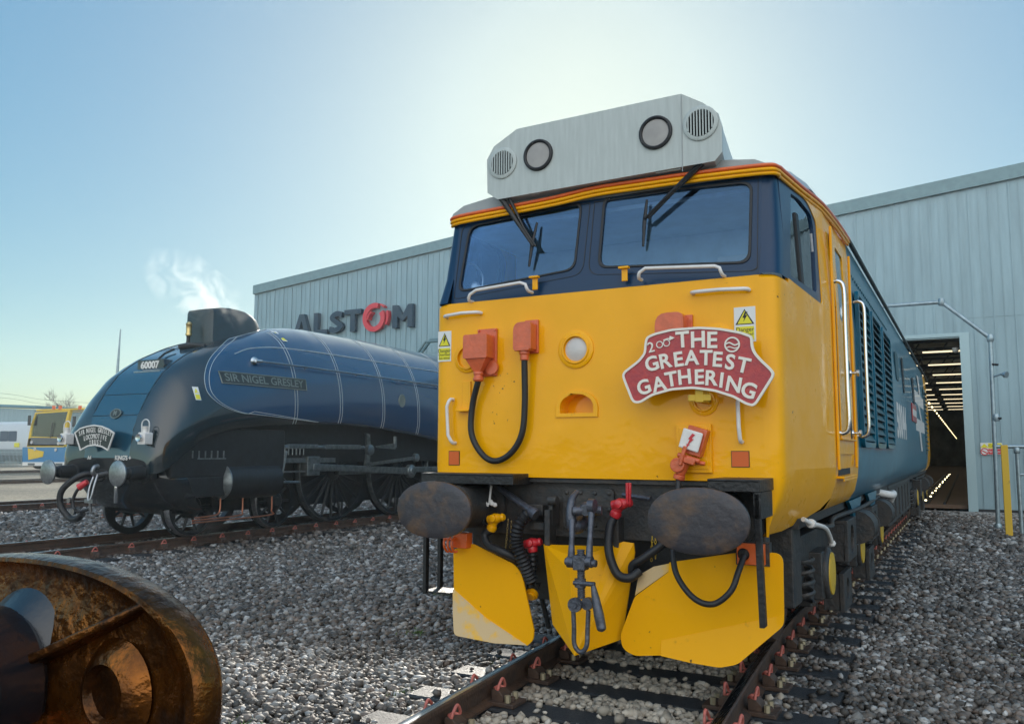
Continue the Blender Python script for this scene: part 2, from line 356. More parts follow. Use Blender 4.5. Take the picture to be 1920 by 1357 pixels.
def track(name, label, cx, y0, y1, ph, clipboth=True, sp=.6, ends=2.6, detail=True, group=None, ysr=None):
    root = empty(name, (cx(y0), y0, RZ), label, 'railway track', 'parallel railway tracks of the yard')
    ys = ysr or list(np.linspace(y0, y1, 40))
    for s in (-1, 1): rail(root, s, cx, ys)
    k = 0; base = None; bc = {}
    y = y0+ph
    while y < y1:
        c = cx(y)
        if base is None:
            b = MB(); L = ends/2; n = 24
            rings = []
            for i in range(n+1):
                x = -L+2*L*i/n; j = random.uniform(-.003, .003); j2 = random.uniform(-.004, .004)
                rings.append([(x, -.125+j2, RZ-.125), (x, .125+j2, RZ-.125), (x, .125+j, RZ-.012+j), (x, .112, RZ-.001+j*.4), (x, -.112, RZ-.001+j*.4), (x, -.125+j, RZ-.012)])
            base = b.rings(rings).build('sleeper', M['sleeper'], root, smooth=0, org=(0, 0, 0)); base.location = V((c, y, 0))-root.location; first = True
            s = base
        else:
            s = base.copy(); COL.objects.link(s); s.location = V((c, y, 0))-root.location
        for sd in ((-1, 1)):
            for io in ((-1, 1)):   # inner / outer side of that rail
                key = (sd*io)
                if not detail and io < 0: continue
                if io not in bc and True:
                    pass
                kk = ('c', io*sd)
                if kk not in bc:
                    ch = chair(None, None, io*sd).build('rail_chair', M['rust'], root, smooth=40, org=(0, 0, 0), bevel=.003 if detail else 0)
                    q = io*sd
                    pth = cr([(q*.045, -.03, RZ+.030), (q*.075, -.055, RZ+.055), (q*.13, -.045, RZ+.075), (q*.15, 0, RZ+.085), (q*.13, .045, RZ+.075), (q*.075, .055, RZ+.055), (q*.045, .03, RZ+.030)], 4)
                    cl = MB().tube(cr([(q*.09, .045, RZ+.086), (q*.095, .04, RZ+.11), (q*.10, 0, RZ+.15), (q*.095, -.04, RZ+.11), (q*.09, -.045, RZ+.086), (q*.06, -.02, RZ+.094), (q*.045, .0, RZ+.08), (q*.06, .02, RZ+.094), (q*.09, .045, RZ+.086)], 4), .0095, 7).build('spring_clip', M['clip'], ch, smooth=60, org=(0, 0, 0))
                    for yy in (-.05, .05):
                        if detail: MB().cyl((q*.165, yy, RZ+.024), (q*.165, yy, RZ+.066), .019, 6).build('chair_bolt', M['nut'], ch, smooth=20, org=(0, 0, 0))
                    bc[kk] = ch
                else:
                    src = bc[kk]; ch = src.copy(); COL.objects.link(ch)
                    for k_ in src.children: cl = k_.copy(); COL.objects.link(cl); cl.parent = ch
                ch.location = V((c+sd*(.753), y+random.uniform(-.01, .01), 0))-root.location
        y += sp; k += 1
    return root
ymain = [-7, -6, -5, -4.5, -4, -3.5, -3, -2.5, -2, -1.5, -1, -.5, 0, .5, 1, 1.5, 2, 2.5, 3.2, 6, 12, 24, 60]
track('railway_track', 'curving rusty railway track with dark sleepers under the yellow fronted diesel', xc, -7.0, 17.5, .05, ysr=ymain)
track('railway_track', 'straight rusty railway track carrying the blue steam locomotive', lambda y: -10.1, -8, 18, .2, detail=False)
t3 = track('railway_track', 'railway track crossing the yard beyond the steam locomotive', lambda y: -20.65, -14, 20, .2, detail=False, sp=.75)
for q, (xx, lb) in enumerate(((-38, 'distant railway track nearer to the camera behind the yellow and blue vehicle line'), (-56.3, 'distant railway track under the yellow and blue shunting vehicle'))):
    root = empty('railway_track', (xx, 20, RZ), lb, 'railway track', 'parallel railway tracks of the yard')
    for s in (-1, 1): rail(root, s, (lambda xx: (lambda y: xx))(xx), [-30, 20, 110])
# ------------------------------------------------------------------ ballast stones
def stones():
    rng = np.random.default_rng(3)
    phi = (1+5**.5)/2
    ico = np.array([(-1, phi, 0), (1, phi, 0), (-1, -phi, 0), (1, -phi, 0), (0, -1, phi), (0, 1, phi), (0, -1, -phi), (0, 1, -phi), (phi, 0, -1), (phi, 0, 1), (-phi, 0, -1), (-phi, 0, 1)])/math.sqrt(1+phi*phi)
    fc = np.array([(0, 11, 5), (0, 5, 1), (0, 1, 7), (0, 7, 10), (0, 10, 11), (1, 5, 9), (5, 11, 4), (11, 10, 2), (10, 7, 6), (7, 1, 8), (3, 9, 4), (3, 4, 2), (3, 2, 6), (3, 6, 8), (3, 8, 9), (4, 9, 5), (2, 4, 11), (6, 2, 10), (8, 6, 7), (9, 8, 1)])
    pts = []; fw = np.array([-math.sin(YAW), math.cos(YAW)]); rt = np.array([math.cos(YAW), math.sin(YAW)])
    for d0, d1, dens, r0, r1 in ((1.6, 4.8, 1350, .013, .030), (4.8, 8, 880, .016, .033), (8, 14, 430, .022, .040), (14, 30, 120, .035, .058)):
        w1 = d1*.70+.8; n = int((d1-d0)*2*w1*dens)
        d = rng.uniform(d0, d1, n); s = rng.uniform(-w1, w1, n); k = abs(s) < d*.70+.8
        d, s = d[k], s[k]; p = np.array([CAM.x, CAM.y])+d[:, None]*fw+s[:, None]*rt
        pts.append(np.c_[p, rng.uniform(r0, r1, len(d))*rng.choice([.75, 1, 1, 1.25], len(d))])
    P = np.concatenate(pts); x, y, r = P.T
    ok = (y < 21.6) & (x > -22.2)
    ok &= ~((abs(x-2.7) < .2) & (abs(y-15.6) < .25))
    xcv = np.array([xc(a) for a in y])
    for cxv, ph0, sp in ((xcv, -6.95, .6), (np.full_like(x, -10.1), -7.8, .6), (np.full_like(x, -20.65), -13.8, .75)):
        dx = abs(x-cxv); fr = (y-ph0+sp/2) % sp-sp/2
        onrail = (abs(dx-.753) < .075+r*.6); ok &= ~onrail
        sl = (abs(fr) < .125+r*.55) & (dx < 1.32)
        ok &= ~(sl & (rng.random(len(x)) > .035))
        ok &= ~((abs(fr) < .13+r) & (abs(dx-.753) < .24))
    P = P[ok]; x, y, r = P.T; n = len(P); xcv = np.array([xc(a) for a in y])
    bed = np.maximum(0, 1-np.minimum(abs(x-xcv), abs(x+10.1))/1.9)
    fr = (y+6.95+.3) % .6-.3; onsl = (abs(fr) < .13) & (abs(x-xcv) < 1.31)
    z = GZ+r*.28+np.minimum(.035, bed*.06)+rng.uniform(-.006, .016, n); z = np.where(onsl, RZ+r*.55, z)
    base = ico[None]*(1+rng.uniform(-.38, .30, (n, 12, 1)))
    sc3 = np.stack([rng.uniform(.75, 1.25, n), rng.uniform(.75, 1.25, n), rng.uniform(.5, .95, n)], 1)*r[:, None]
    base = base*sc3[:, None]
    q = rng.normal(size=(n, 4)); q /= np.linalg.norm(q, axis=1)[:, None]; w, a, b, c = q.T
    tl = rng.uniform(-.5, .5, (n, 2)); an = rng.uniform(0, 6.283, n)
    Rz = np.zeros((n, 3, 3)); ca, sa = np.cos(an), np.sin(an)
    Rz[:, 0, 0] = ca; Rz[:, 0, 1] = -sa; Rz[:, 1, 0] = sa; Rz[:, 1, 1] = ca; Rz[:, 2, 2] = 1
    Rx = np.zeros((n, 3, 3)); cb, sb = np.cos(tl[:, 0]), np.sin(tl[:, 0]); Rx[:, 0, 0] = 1; Rx[:, 1, 1] = cb; Rx[:, 1, 2] = -sb; Rx[:, 2, 1] = sb; Rx[:, 2, 2] = cb
    vs = np.einsum('nij,nvj->nvi', np.einsum('nij,njk->nik', Rz, Rx), base)+np.c_[x, y, z][:, None]
    fs = fc[None]+(np.arange(n)*12)[:, None, None]
    me = bpy.data.meshes.new('ballast_stones'); me.vertices.add(n*12); me.loops.add(n*60); me.polygons.add(n*20)
    me.vertices.foreach_set('co', vs.astype(np.float32).ravel()); me.loops.foreach_set('vertex_index', fs.astype(np.int32).ravel())
    me.polygons.foreach_set('loop_start', np.arange(0, n*60, 3, dtype=np.int32)); me.polygons.foreach_set('loop_total', np.full(n*20, 3, np.int32))
    me.update(calc_edges=True)
    at = me.attributes.new('tone', 'FLOAT', 'POINT'); at.data.foreach_set('value', np.repeat(rng.random(n), 12).astype(np.float32))
    m = bpy.data.materials.new('ballast_stone'); m.use_nodes = True; t = m.node_tree; b = t.nodes['Principled BSDF']; N = t.nodes.new; L = t.links.new
    av = N('ShaderNodeAttribute'); av.attribute_name = 'tone'; rp = N('ShaderNodeValToRGB'); L(av.outputs['Fac'], rp.inputs[0]); cr_ = rp.color_ramp; cr_.interpolation = 'LINEAR'
    el = cr_.elements; el[0].color = (.048, .044, .040, 1); el[1].color = (.46, .46, .45, 1)
    for p_, c_ in ((.25, (.085, .075, .066)), (.5, (.145, .130, .116)), (.68, (.19, .15, .125)), (.72, (.20, .195, .185)), (.9, (.30, .29, .28))):
        e = el.new(p_); e.color = (*c_, 1)
    tc = N('ShaderNodeTexCoord'); nz = N('ShaderNodeTexNoise'); nz.inputs['Scale'].default_value = 60; nz.inputs['Detail'].default_value = 4; L(tc.outputs['Object'], nz.inputs[0])
    mx = N('ShaderNodeMix'); mx.data_type = 'RGBA'; mx.blend_type = 'OVERLAY'; mx.inputs[0].default_value = .6; L(rp.outputs[0], mx.inputs[6]); L(nz.outputs[0], mx.inputs[7])
    # paler, warmer stone between the rails of the near track, plus soft patches of grime
    n2 = N('ShaderNodeTexNoise'); n2.inputs['Scale'].default_value = .9; n2.inputs['Detail'].default_value = 3; L(tc.outputs['Object'], n2.inputs[0])
    mr = N('ShaderNodeMapRange'); mr.inputs[1].default_value = .35; mr.inputs[2].default_value = .65; mr.inputs[3].default_value = .72; mr.inputs[4].default_value = 1.15; L(n2.outputs[0], mr.inputs[0])
    ma = N('ShaderNodeMix'); ma.data_type = 'RGBA'; ma.blend_type = 'MULTIPLY'; ma.inputs[0].default_value = 1; L(mx.outputs[2], ma.inputs[6]); L(mr.outputs[0], ma.inputs[7])
    a2 = N('ShaderNodeAttribute'); a2.attribute_name = 'warm_stone'
    m3 = N('ShaderNodeMix'); m3.data_type = 'RGBA'; m3.blend_type = 'MIX'; m3.inputs[7].default_value = (.60, .52, .41, 1)
    mf = N('ShaderNodeMath'); mf.operation = 'MULTIPLY'; mf.inputs[1].default_value = .8; L(a2.outputs['Fac'], mf.inputs[0]); L(mf.outputs[0], m3.inputs[0])
    L(ma.outputs[2], m3.inputs[6])
    a5 = N('ShaderNodeAttribute'); a5.attribute_name = 'grime'; m5 = N('ShaderNodeMix'); m5.data_type = 'RGBA'; m5.inputs[7].default_value = (.075, .042, .026, 1); L(a5.outputs['Fac'], m5.inputs[0]); L(m3.outputs[2], m5.inputs[6]); L(m5.outputs[2], b.inputs['Base Color']); b.inputs['Roughness'].default_value = .62
    bp = N('ShaderNodeBump'); bp.inputs['Strength'].default_value = .5; bp.inputs['Distance'].default_value = .004; n3 = N('ShaderNodeTexNoise'); n3.inputs['Scale'].default_value = 130; L(tc.outputs['Object'], n3.inputs[0]); L(n3.outputs[0], bp.inputs['Height']); L(bp.outputs[0], b.inputs['Normal'])
    fr_ = me.attributes.new('warm_stone', 'FLOAT', 'POINT'); dxm = abs(x-xcv); fv = ((dxm < .9+rng.normal(0, .08, n)) & (y < 8)).astype(np.float32)*rng.uniform(.5, 1, n); fr_.data.foreach_set('value', np.repeat(fv, 12).astype(np.float32))
    gr_ = me.attributes.new('grime', 'FLOAT', 'POINT'); dr = np.minimum(abs(dxm-.75), abs(abs(x+10.1)-.75)); gv = np.clip(1-dr/.33, 0, 1)*rng.uniform(0, .8, n)+(rng.random(n) < .05)*rng.uniform(.2, .7, n)+np.clip(1-abs(x+10.1)/.75, 0, 1)*.4; gr_.data.foreach_set('value', np.repeat(np.clip(gv, 0, .85), 12).astype(np.float32))
    me.materials.append(m); o = bpy.data.objects.new('ballast_stones', me); COL.objects.link(o)
    tag(o, 'loose grey and buff ballast stones covering the ground around the tracks', 'ballast', kind='stuff')
    print('stones', n)
stones()
# a few moss and weed tufts in the ballast
random.seed(5); w = MB()
for cx_, cy_ in [(-1.2, .2), (-1.0, 1.2), (-2.2, 1.8), (-1.6, -.8), (-.9, -.3), (-3.1, 3.6), (-1.9, 2.9), (3.2, 5.0), (2.6, 3.4)]:
    for k in range(70):
        a = random.uniform(0, 6.28); r = abs(random.gauss(0, .10)); x = cx_+r*math.cos(a); y = cy_+r*math.sin(a); h = random.uniform(.012, .035); d = random.uniform(0, 3.14)
        dx, dy = math.cos(d)*.007, math.sin(d)*.007; z = GZ+.03
        w.add([(x-dx, y-dy, z), (x+dx, y+dy, z), (x+dx*2+random.uniform(-.02, .02), y+random.uniform(-.02, .02), z+h)], [(0, 1, 2)])
tag(w.build('weeds', mat('weed_green', (.07, .12, .025), .7), smooth=0), 'low green moss and weeds growing through the ballast', 'weeds', kind='stuff')
# ------------------------------------------------------------------ maintenance shed
SY = 22.0
def roofz(x):
    per = 20.6; u = ((x+25.0) % per); u = u if x < -25.0+10.3*1 else u
    return 8.62+(u if u < 10.3 else per-u)*.094
shed = empty('maintenance_shed', (-12, SY, GZ), 'large pale blue corrugated metal train shed with twin low gabled roof', 'shed')
XR = 26.5; xs = [-25.2]+[-25.0+10.3*k for k in range(1, 5)]+[XR]
top = [(x, roofz(x)) for x in xs]
door = [(-2.15, GZ-.1), (2.12, GZ-.1), (2.12, 4.66), (-2.15, 4.66)]
out = [(-25.2, GZ-.1), (-2.15, GZ-.1), (-2.15, 4.66), (2.12, 4.66), (2.12, GZ-.1), (XR, GZ-.1)]+[(x, z) for x, z in reversed(top)]
wall = MB().plate(out, [], lambda a, b, t: V((a, SY+t, b)), .25)
x = -25.0; q = 0
while x < XR:
    zb = GZ if not (-2.2 < x < 2.3) else 4.75
    wall.box((x, SY-.03, zb), (x+(.045 if q % 2 else .028), SY-.001, roofz(x)-.3)); x += .5; q += 1
    if True:
        wall.box((x-.25, SY-.014, zb), (x-.24, SY-.001, roofz(x)-.3))
for a_, b_ in ((-25.2, -2.2), (2.35, XR)): wall.box((a_, SY-.012, 5.20), (b_, SY-.0015, 5.225))
wall.build('front_wall', M['clad'], shed, smooth=0)
MB().box((-25.2, SY+.25, GZ), (-24.95, 110, 8.5)).build('side_wall', M['clad'], shed, smooth=0)
fl = MB()
for (xa, za), (xb, zb) in zip(top[:-1], top[1:]):
    fl.rings([[(xa, SY-.12, za-.36), (xa, SY-.12, za+.03), (xa, SY+.3, za+.03), (xa, SY+.3, za-.36)], [(xb, SY-.12, zb-.36), (xb, SY-.12, zb+.03), (xb, SY+.3, zb+.03), (xb, SY+.3, zb-.36)]])
fl.build('roof_flashing', M['flash'], shed, smooth=0)
rf = MB()
for (xa, za), (xb, zb) in zip(top[:-1], top[1:]):
    rf.rings([[(xa, SY+.3, za-.1), (xa, SY+.3, za), (xa, 110, za), (xa, 110, za-.1)], [(xb, SY+.3, zb-.1), (xb, SY+.3, zb), (xb, 110, zb), (xb, 110, zb-.1)]])
rf.build('roof', M['flash'], shed, smooth=0)
dj = MB().box((2.12, SY-.045, GZ), (2.36, SY-.002, 4.70)).box((-2.36, SY-.045, 4.70), (2.36, SY-.002, 4.80)).box((-2.36, SY-.045, GZ), (-2.15, SY-.002, 4.70))
dj.build('door_frame', mat('door_trim', (.33, .46, .50), .35, metal=.2), shed, bevel=.004)
MB().box((2.36, SY-.05, GZ), (12, SY-.032, GZ+.12)).build('base_flashing', M['a4frame'], shed)
# interior
inn = MB()
inn.box((-5.2, SY+.25, -.12), (5.0, 105, -.02)); inn.build('interior_floor', mat('shed_floor', (.15, .09, .055), .6, var=.2, nscale=2), shed, smooth=0)
inn = MB().box((-5.3, SY+.26, -.02), (-5.2, 105, 8)).box((5.0, SY+.26, -.02), (5.1, 105, 8)).box((-5.3, 105, -.02), (5.1, 105.1, 8)).box((-5.3, SY+.26, 7.4), (5.1, 105, 7.5))
inn.build('interior_wall', mat('shed_inside', (.30, .32, .30), .7, var=.5, nscale=.6), shed, smooth=0)
tr = MB()
for k in range(14):
    y = 25+k*5.5
    tr.box((-5.2, y, 6.2), (5, y+.12, 6.32)); tr.box((-5.2, y, 7.1), (5, y+.12, 7.25))
    for j in range(8): tr.cyl((-5.1+j*1.25, y+.06, 6.3), (-4.5+j*1.25, y+.06, 7.15), .04, 6)
for x in (-3.3, 0, 3.3): tr.box((x-.06, SY+.4, 6.6), (x+.06, 104, 6.75))
tr.build('roof_truss', M['frame'], shed, smooth=0)
lw = emis('strip_light', (1, .84, .55), .6); base = None
for k in range(12):
    for x in (-3.0, -.8, 1.4, 3.6):
        y = 25.5+k*6.4
        if base is None: base = MB().box((-.85, -.12, -.02), (.85, .12, .03)).build('strip_light', lw, shed, smooth=0, org=(0, 0, 0)); o = base
        else: o = base.copy(); COL.objects.link(o)
        o.location = V((x, y, 6.05))-shed.location
lb = MB()
A_ = F(1757, 775, 34)
for k in range(30): lb.cbox((A_.x, 26+k*2.6, A_.z), (.035, .5, .05))
lb.build('wall_light_strip', emis('wall_strip', (1, .78, .4), 1.6), shed, smooth=0)
lb = MB()
for k in range(16): lb.cbox((1.0+.04*(k % 2), 23.6+k*2.4+(k*37 % 5)*.12, .02), (.05, .14, .04))
lb.build('pit_lamps', emis('pit_lamp', (1, .85, .5), 2.5), shed, smooth=0)
MB().box((.84, SY+.3, -.018), (1.12, 60, .01)).box((1.5, SY+.3, -.018), (1.56, 60, .04)).build('pit_edge', M['a4frame'], shed, smooth=0)
gt = MB()
for k in range(30):
    gt.box((-4+0.0, 30+k*2, 0), (-3.95, 30.06+k*2, 1.1)); gt.box((4.2, 30+k*2, 0), (4.25, 30.06+k*2, 1.1))
gt.box((4.2, 30, 1.05), (4.25, 90, 1.1)).box((4.2, 30, .55), (4.25, 90, .6)); gt.build('inside_guard_rail', M['post'], shed, smooth=0)
MB().lathe((2.0, SY+.6, 4.45), (0, 0, -1), [(0, .08), (.06, .09), (.12, .07), (.15, .02)], 14).build('door_camera', M['white'], shed)
o = MB().box((-4.5, SY-1.6, GZ-.1), (5, SY-.06, -.17)).build('concrete_apron', M['concrete'], smooth=0, org=(0, SY-1, GZ)); o['kind'] = 'structure'
# ------------------------------------------------------------------ company sign
sg = empty('company_sign', (-19.7, SY, 6.3), 'large dark navy raised wall lettering with a red ring reading ALSTOM', 'sign')
W0 = SY-.03
def sfp(u, v): p = F(u, v, W0-.22); return (p.x, p.z)
h0, h1 = 6.23, 7.14
def letter(polys, holes=None, m='letter'):
    mb = MB()
    for p in polys: mb.plate(p, [], XF(W0), .18)
    mb.build('sign_letter', M[m], sg, smooth=20)
xa = lambda u: sfp(u, 600)[0]
def seg(path, w): return strip(path, w)
x0, x1 = xa(549.5), xa(580)
mb = MB(); c = (x0+x1)/2
mb.plate([(x0, h0), (x0+.24, h0), (c, h1-.28), (x1-.24, h0), (x1, h0), (c+.13, h1), (c-.13, h1)], [], XF(W0), .2)
mb.plate([(x0+.34, h0+.15), (x1-.34, h0+.15), (x1-.40, h0+.30), (x0+.40, h0+.30)], [], XF(W0-.003), .19); mb.build('sign_letter', M['letter'], sg, smooth=0)
x0, x1 = xa(587), xa(612); letter([[(x0, h0), (x1, h0), (x1, h0+.19), (x0+.22, h0+.19), (x0+.22, h1), (x0, h1)]])
x0, x1 = xa(615), xa(642); w_ = x1-x0; sp_ = cr([(x1-.08, h1-.17), (x0+w_*.55, h1-.11), (x0+.16, h1-.26), (x0+w_*.5, (h0+h1)/2), (x1-.13, h0+.28), (x0+w_*.45, h0+.11), (x0+.03, h0+.19)], 6)
letter([strip([(p[0], p[1]) for p in [tuple(q) for q in cr([(a[0], a[1], 0) for a in sp_], 1)]], .21)])
x0, x1 = xa(646), xa(681)
x0, x1 = xa(644), xa(675); c = (x0+x1)/2; letter([[(c-.12, h0), (c+.12, h0), (c+.12, h1-.2), (x1, h1-.2), (x1, h1), (x0, h1), (x0, h1-.2), (c-.12, h1-.2)]])
x0, x1 = xa(734), xa(772)
letter([[(x0, h0), (x0+.24, h0), (x0+.24, h1-.45), ((x0+x1)/2, h0+.25), (x1-.24, h1-.45), (x1-.24, h0), (x1, h0), (x1, h1), (x1-.22, h1), ((x0+x1)/2, h1-.42), (x0+.22, h1), (x0, h1)]])
ccx, ccz = sfp(700, 596); ccz = (h0+h1)/2+.02
arc = lambda r0, r1, a0, a1, ox=0, oz=0: [(ccx+ox+(r0+(r1-r0)*k/30)*math.cos(R(a0+(a1-a0)*k/30)), ccz+oz+(r0+(r1-r0)*k/30)*math.sin(R(a0+(a1-a0)*k/30))) for k in range(31)]
mb = MB().plate(strip(arc(.52, .40, 70, 395), .2), [], XF(W0), .18).plate(strip(arc(.63, .60, 40, 62, .02), .07), [], XF(W0), .2).plate(strip(arc(.62, .66, -28, 22, .03), .09), [], XF(W0), .2).plate(strip(arc(.26, .32, 120, 190, .04), .07), [], XF(W0+.001), .25)
mb.build('sign_ring', M['pink'], sg, smooth=25)
# ------------------------------------------------------------------ wall sign, pipe frame, bollard
ws = empty('warning_sign', F(1860, 842, SY-.06), 'small yellow, white and red warning notice on the shed wall by the doorway', 'sign')
a = F(1838, 830, SY-.06); b = F(1880, 852, SY-.06); yq = SY-.062; zm = (a.z+b.z)/2; xm = a.x+(b.x-a.x)*.36
MB().box((a.x, yq, b.z), (b.x, yq+.012, a.z)).build('panel', M['whitesign'], ws, smooth=0)
MB().box((xm, yq-.004, zm+.01), (b.x-.01, yq-.001, a.z-.01)).build('yellow_field', M['signyellow'], ws, smooth=0)
MB().box((xm, yq-.004, b.z+.01), (b.x-.01, yq-.001, zm-.005)).build('red_field', M['signred'], ws, smooth=0)
cxs = (a.x+xm)/2; MB().plate([(cxs-.1, zm+.03), (cxs+.1, zm+.03), (cxs, a.z-.02)], [], XF(yq-.001), .004).build('hazard_symbol', M['signyellow'], ws, smooth=0)
MB().plate(circ(cxs, (zm+b.z)/2, .1), [circ(cxs, (zm+b.z)/2, .075)], XF(yq-.001), .004).plate([(cxs-.07, zm-.06), (cxs-.05, zm-.04), (cxs+.07, b.z+.05), (cxs+.05, b.z+.03)], [], XF(yq-.003), .004).build('prohibition_symbol', M['signred'], ws, smooth=0)
mw = basis(V(((xm+b.x)/2, yq-.006, (zm+a.z)/2)), (1, 0, 0), (0, 0, 1)); text_mesh('Caution', .10, mw, .001).build('lettering', M['signblack'], ws, smooth=0)
mw = basis(V(((xm+b.x)/2, yq-.006, (zm+b.z)/2)), (1, 0, 0), (0, 0, 1)); text_mesh('No entry', .09, mw, .001).build('lettering', M['whitesign'], ws, smooth=0)
PY = 16.6
pf = empty('scaffold_arch', (F(1866, 900, PY).x, PY, GZ), 'tall galvanised pipe arch standing over the track in front of the shed door', 'pipe frame')
b0 = F(1872, 992, PY); el = F(1857, 634, PY); be = F(1765, 567, PY); zc = F(1700, 571, PY).z; bx = b0.x
path = [(bx, PY, GZ), (el.x, PY, el.z), (be.x, PY, zc), (-be.x, PY, zc), (-el.x, PY, el.z), (-bx, PY, GZ)]
tb = MB()
for p_, q_ in zip(path[:-1], path[1:]): tb.cyl(p_, q_, .045, 12)
tb.build('frame_tube', M['galv'], pf)
fi = MB()
for p_ in (path[1], path[2], (el.x+.02, PY, 2.2), (bx, PY, GZ+.05), path[3], path[4]): fi.lathe((p_[0], p_[1], p_[2]-.08), (0, 0, 1), [(0, .06), (.04, .075), (.12, .075), (.16, .06)], 12)
fi.build('tube_coupler', M['galv'], pf)
lm = F(1868, 702, PY); MB().cyl((el.x, PY, lm.z-.05), (lm.x+.1, PY-.1, lm.z), .02, 8).lathe((lm.x+.1, PY-.1, lm.z), (.6, -.5, -.2), [(0, .03), (.08, .07), (.12, .07)], 12).build('floodlight', M['galv'], pf)
cl = MB()
for zz in (F(1860, 683, PY).z, F(1862, 783, PY).z): cl.cyl((el.x, PY-.03, zz), (el.x+.12, PY-.06, zz-.02), .025, 8)
cl.build('pipe_clip', M['black'], pf)
br = empty('pipe_barrier', F(1930, 1000, 15.2), 'galvanised tubular barrier rail beside the yellow post at the right edge', 'barrier')
yb = 15.2; zt = F(1890, 837, yb).z; xa_, xb_ = F(1868, 837, yb).x, F(1910, 900, yb).x
MB().cyl((xa_, yb, zt), (xb_+2.2, yb, zt), .04, 10).build('top_rail', M['galv'], br)
for xx in (xb_, xb_+2.1): MB().cyl((xx, yb, GZ), (xx, yb, zt-.01), .04, 10).lathe((xx, yb, zt-.14), (0, 0, 1), [(0, .05), (.02, .06), (.1, .06), (.12, .05)], 10).build('post', M['galv'], br)
MB().cyl((xb_, yb, 1.0), (xb_+2.1, yb, 1.0), .025, 8).build('middle_rail', M['galv'], br)
yb = 14.6; a = F(1876, 834, yb); b = F(1899, 990, yb)
MB().box((a.x, yb, GZ-.05), (b.x, yb+.14, a.z)).build('bollard', M['post'], smooth=0, bevel=.008, org=((a.x+b.x)/2, yb, GZ))
tag(bpy.data.objects['bollard'], 'tall square yellow steel post with chipped base by the barrier', 'post')
y9 = 21.0; o = MB()
pa, pb, pc, pd = F(786, 668, y9), F(808, 637, y9), F(900, 635, y9), F(793, 672, y9); pe = F(812, 644, y9)
mast = empty('scaffold_arch', (pb.x-1.2, y9, GZ), 'dark pipe arch in front of the shed wall above the steam locomotive casing', 'pipe frame')
wx = pb.x-1.0
MB().tube([(wx, y9, GZ), (wx, y9, pa.z-.3), pa, pb, (-8, y9, pb.z), (-7.3, y9, pa.z-.3), (-7.3, y9, GZ)], .06, 8).tube([(wx, y9-.5, GZ), (wx, y9-.5, pd.z-.3), pd-V((0, .5, 0)), pe-V((0, .5, 0)), (-8, y9-.5, pe.z), (-7.3, y9-.5, pd.z-.3), (-7.3, y9-.5, GZ)], .05, 8).build('frame_tube', M['flash'], mast)
# ------------------------------------------------------------------ diesel locomotive
loco = empty('diesel_locomotive', (0, .6, 0), 'yellow fronted rail blue diesel locomotive with grey roof headcode box', 'locomotive')
YF = .55
def blend(a, b, t): return a+(b-a)*t
def sm(t): t = max(0, min(1, t)); return t*t*(3-2*t)
def yfront(z): return .60+.17*(z-2.5)
def tumb(z): return -.15*((1.32-z)/.40)**2 if z < 1.32 else 0
def lean(z): return -.055*(z-2.5) if z > 2.5 else 0
SL, SX0 = .0926, 1.233
def side_x(y, z): return (SX0+(y-.66)*SL if y < 1.88 else 1.345)+tumb(z)+lean(z)
PLAN = [(1.12, .55), (1.15, .5515), (1.18, .558), (1.205, .573), (1.222, .597), (1.232, .635), (1.239, .72), (1.2463, .8)]
NX = 1.12
def shellp(i, z, sgn):
    x, y = PLAN[i]
    if z > 2.5:
        k = max(0, min(1, (1.25-y)/.7)); y = y+(.05+.17*(z-2.5))*k*1.0
    w = i/(len(PLAN)-1)
    return V((sgn*(x+tumb(z)*sm(w*1.5)+lean(z)), y, z))
def FB(u, v, off=0):
    d = ray(u, v); # y = .6+.17(z-2.5)
    t = (.60+off+.17*(CAM.z-2.5)-CAM.y)/(d.y-.17*d.z); return CAM+d*t
def SS(u, v, off=0):
    d = ray(u, v); # x = 1.2+off+(y-.66)*SL - .055(z-2.5)
    c = SX0+off-.66*SL+.055*2.5; t = (c+SL*CAM.y-.055*CAM.z-CAM.x)/(d.x-SL*d.y+.055*d.z); return CAM+d*t
fmap = lambda a, b, t: V((a, YF+t, b))
smap = lambda a, b, t: V((side_x(a, b)-t, a, b))
smapL = lambda a, b, t: V((-side_x(a, b)+t, a, b))
bmap = lambda a, b, t: V((a, yfront(b)+t, b))
# D-shaped recess and lamp openings in the nose
d0, d1 = FP(1051, 775, YF), FP(1113, 738, YF); dx0, dz0, dx1, dz1 = d0[0], d0[1], d1[0], d1[1]
dhole = [(dx0, dz0), (dx1, dz0)]+[((dx0+dx1)/2+(dx1-dx0)/2*math.cos(R(a)), dz0+(dz1-dz0)*(.35+.65*math.sin(R(a)))) for a in range(0, 181, 15)]
lc = FP(877, 671, YF); rc = FP(1080, 655, YF); hx = FP(1352, 650, YF)
nose = MB().plate([(-NX, 1.25), (NX, 1.25), (NX, 2.49), (-NX, 2.49)], [dhole, circ(lc[0], lc[1], .075), circ(rc[0], rc[1], .082)], fmap, .012)
for s in (-1, 1):
    zs = [.93, 1.0, 1.08, 1.16, 1.25, 1.32, 1.6, 1.9, 2.2, 2.44, 2.475, 2.492, 2.50]
    rows = []
    for z in zs:
        r = [shellp(i, min(z, 2.5), s) for i in range(len(PLAN))]
        if z > 2.47:
            ins = (z-2.47)/.03; r = [V((p.x-s*.028*ins**2, p.y+.03*ins**2*(1 if i < 6 else .2), p.z)) for i, p in enumerate(r)]
        rows.append(r)
    nose.rings(rows, cap=False, closed=False)
nose.rings([[V((x, YF+a, z)) for x in (-NX, NX)] for a, z in ((0, 2.478), (.006, 2.490), (.02, 2.498), (.10, 2.505))], cap=False, closed=False)
nose.build('cab_front', M['yellow'], loco, smooth=40)
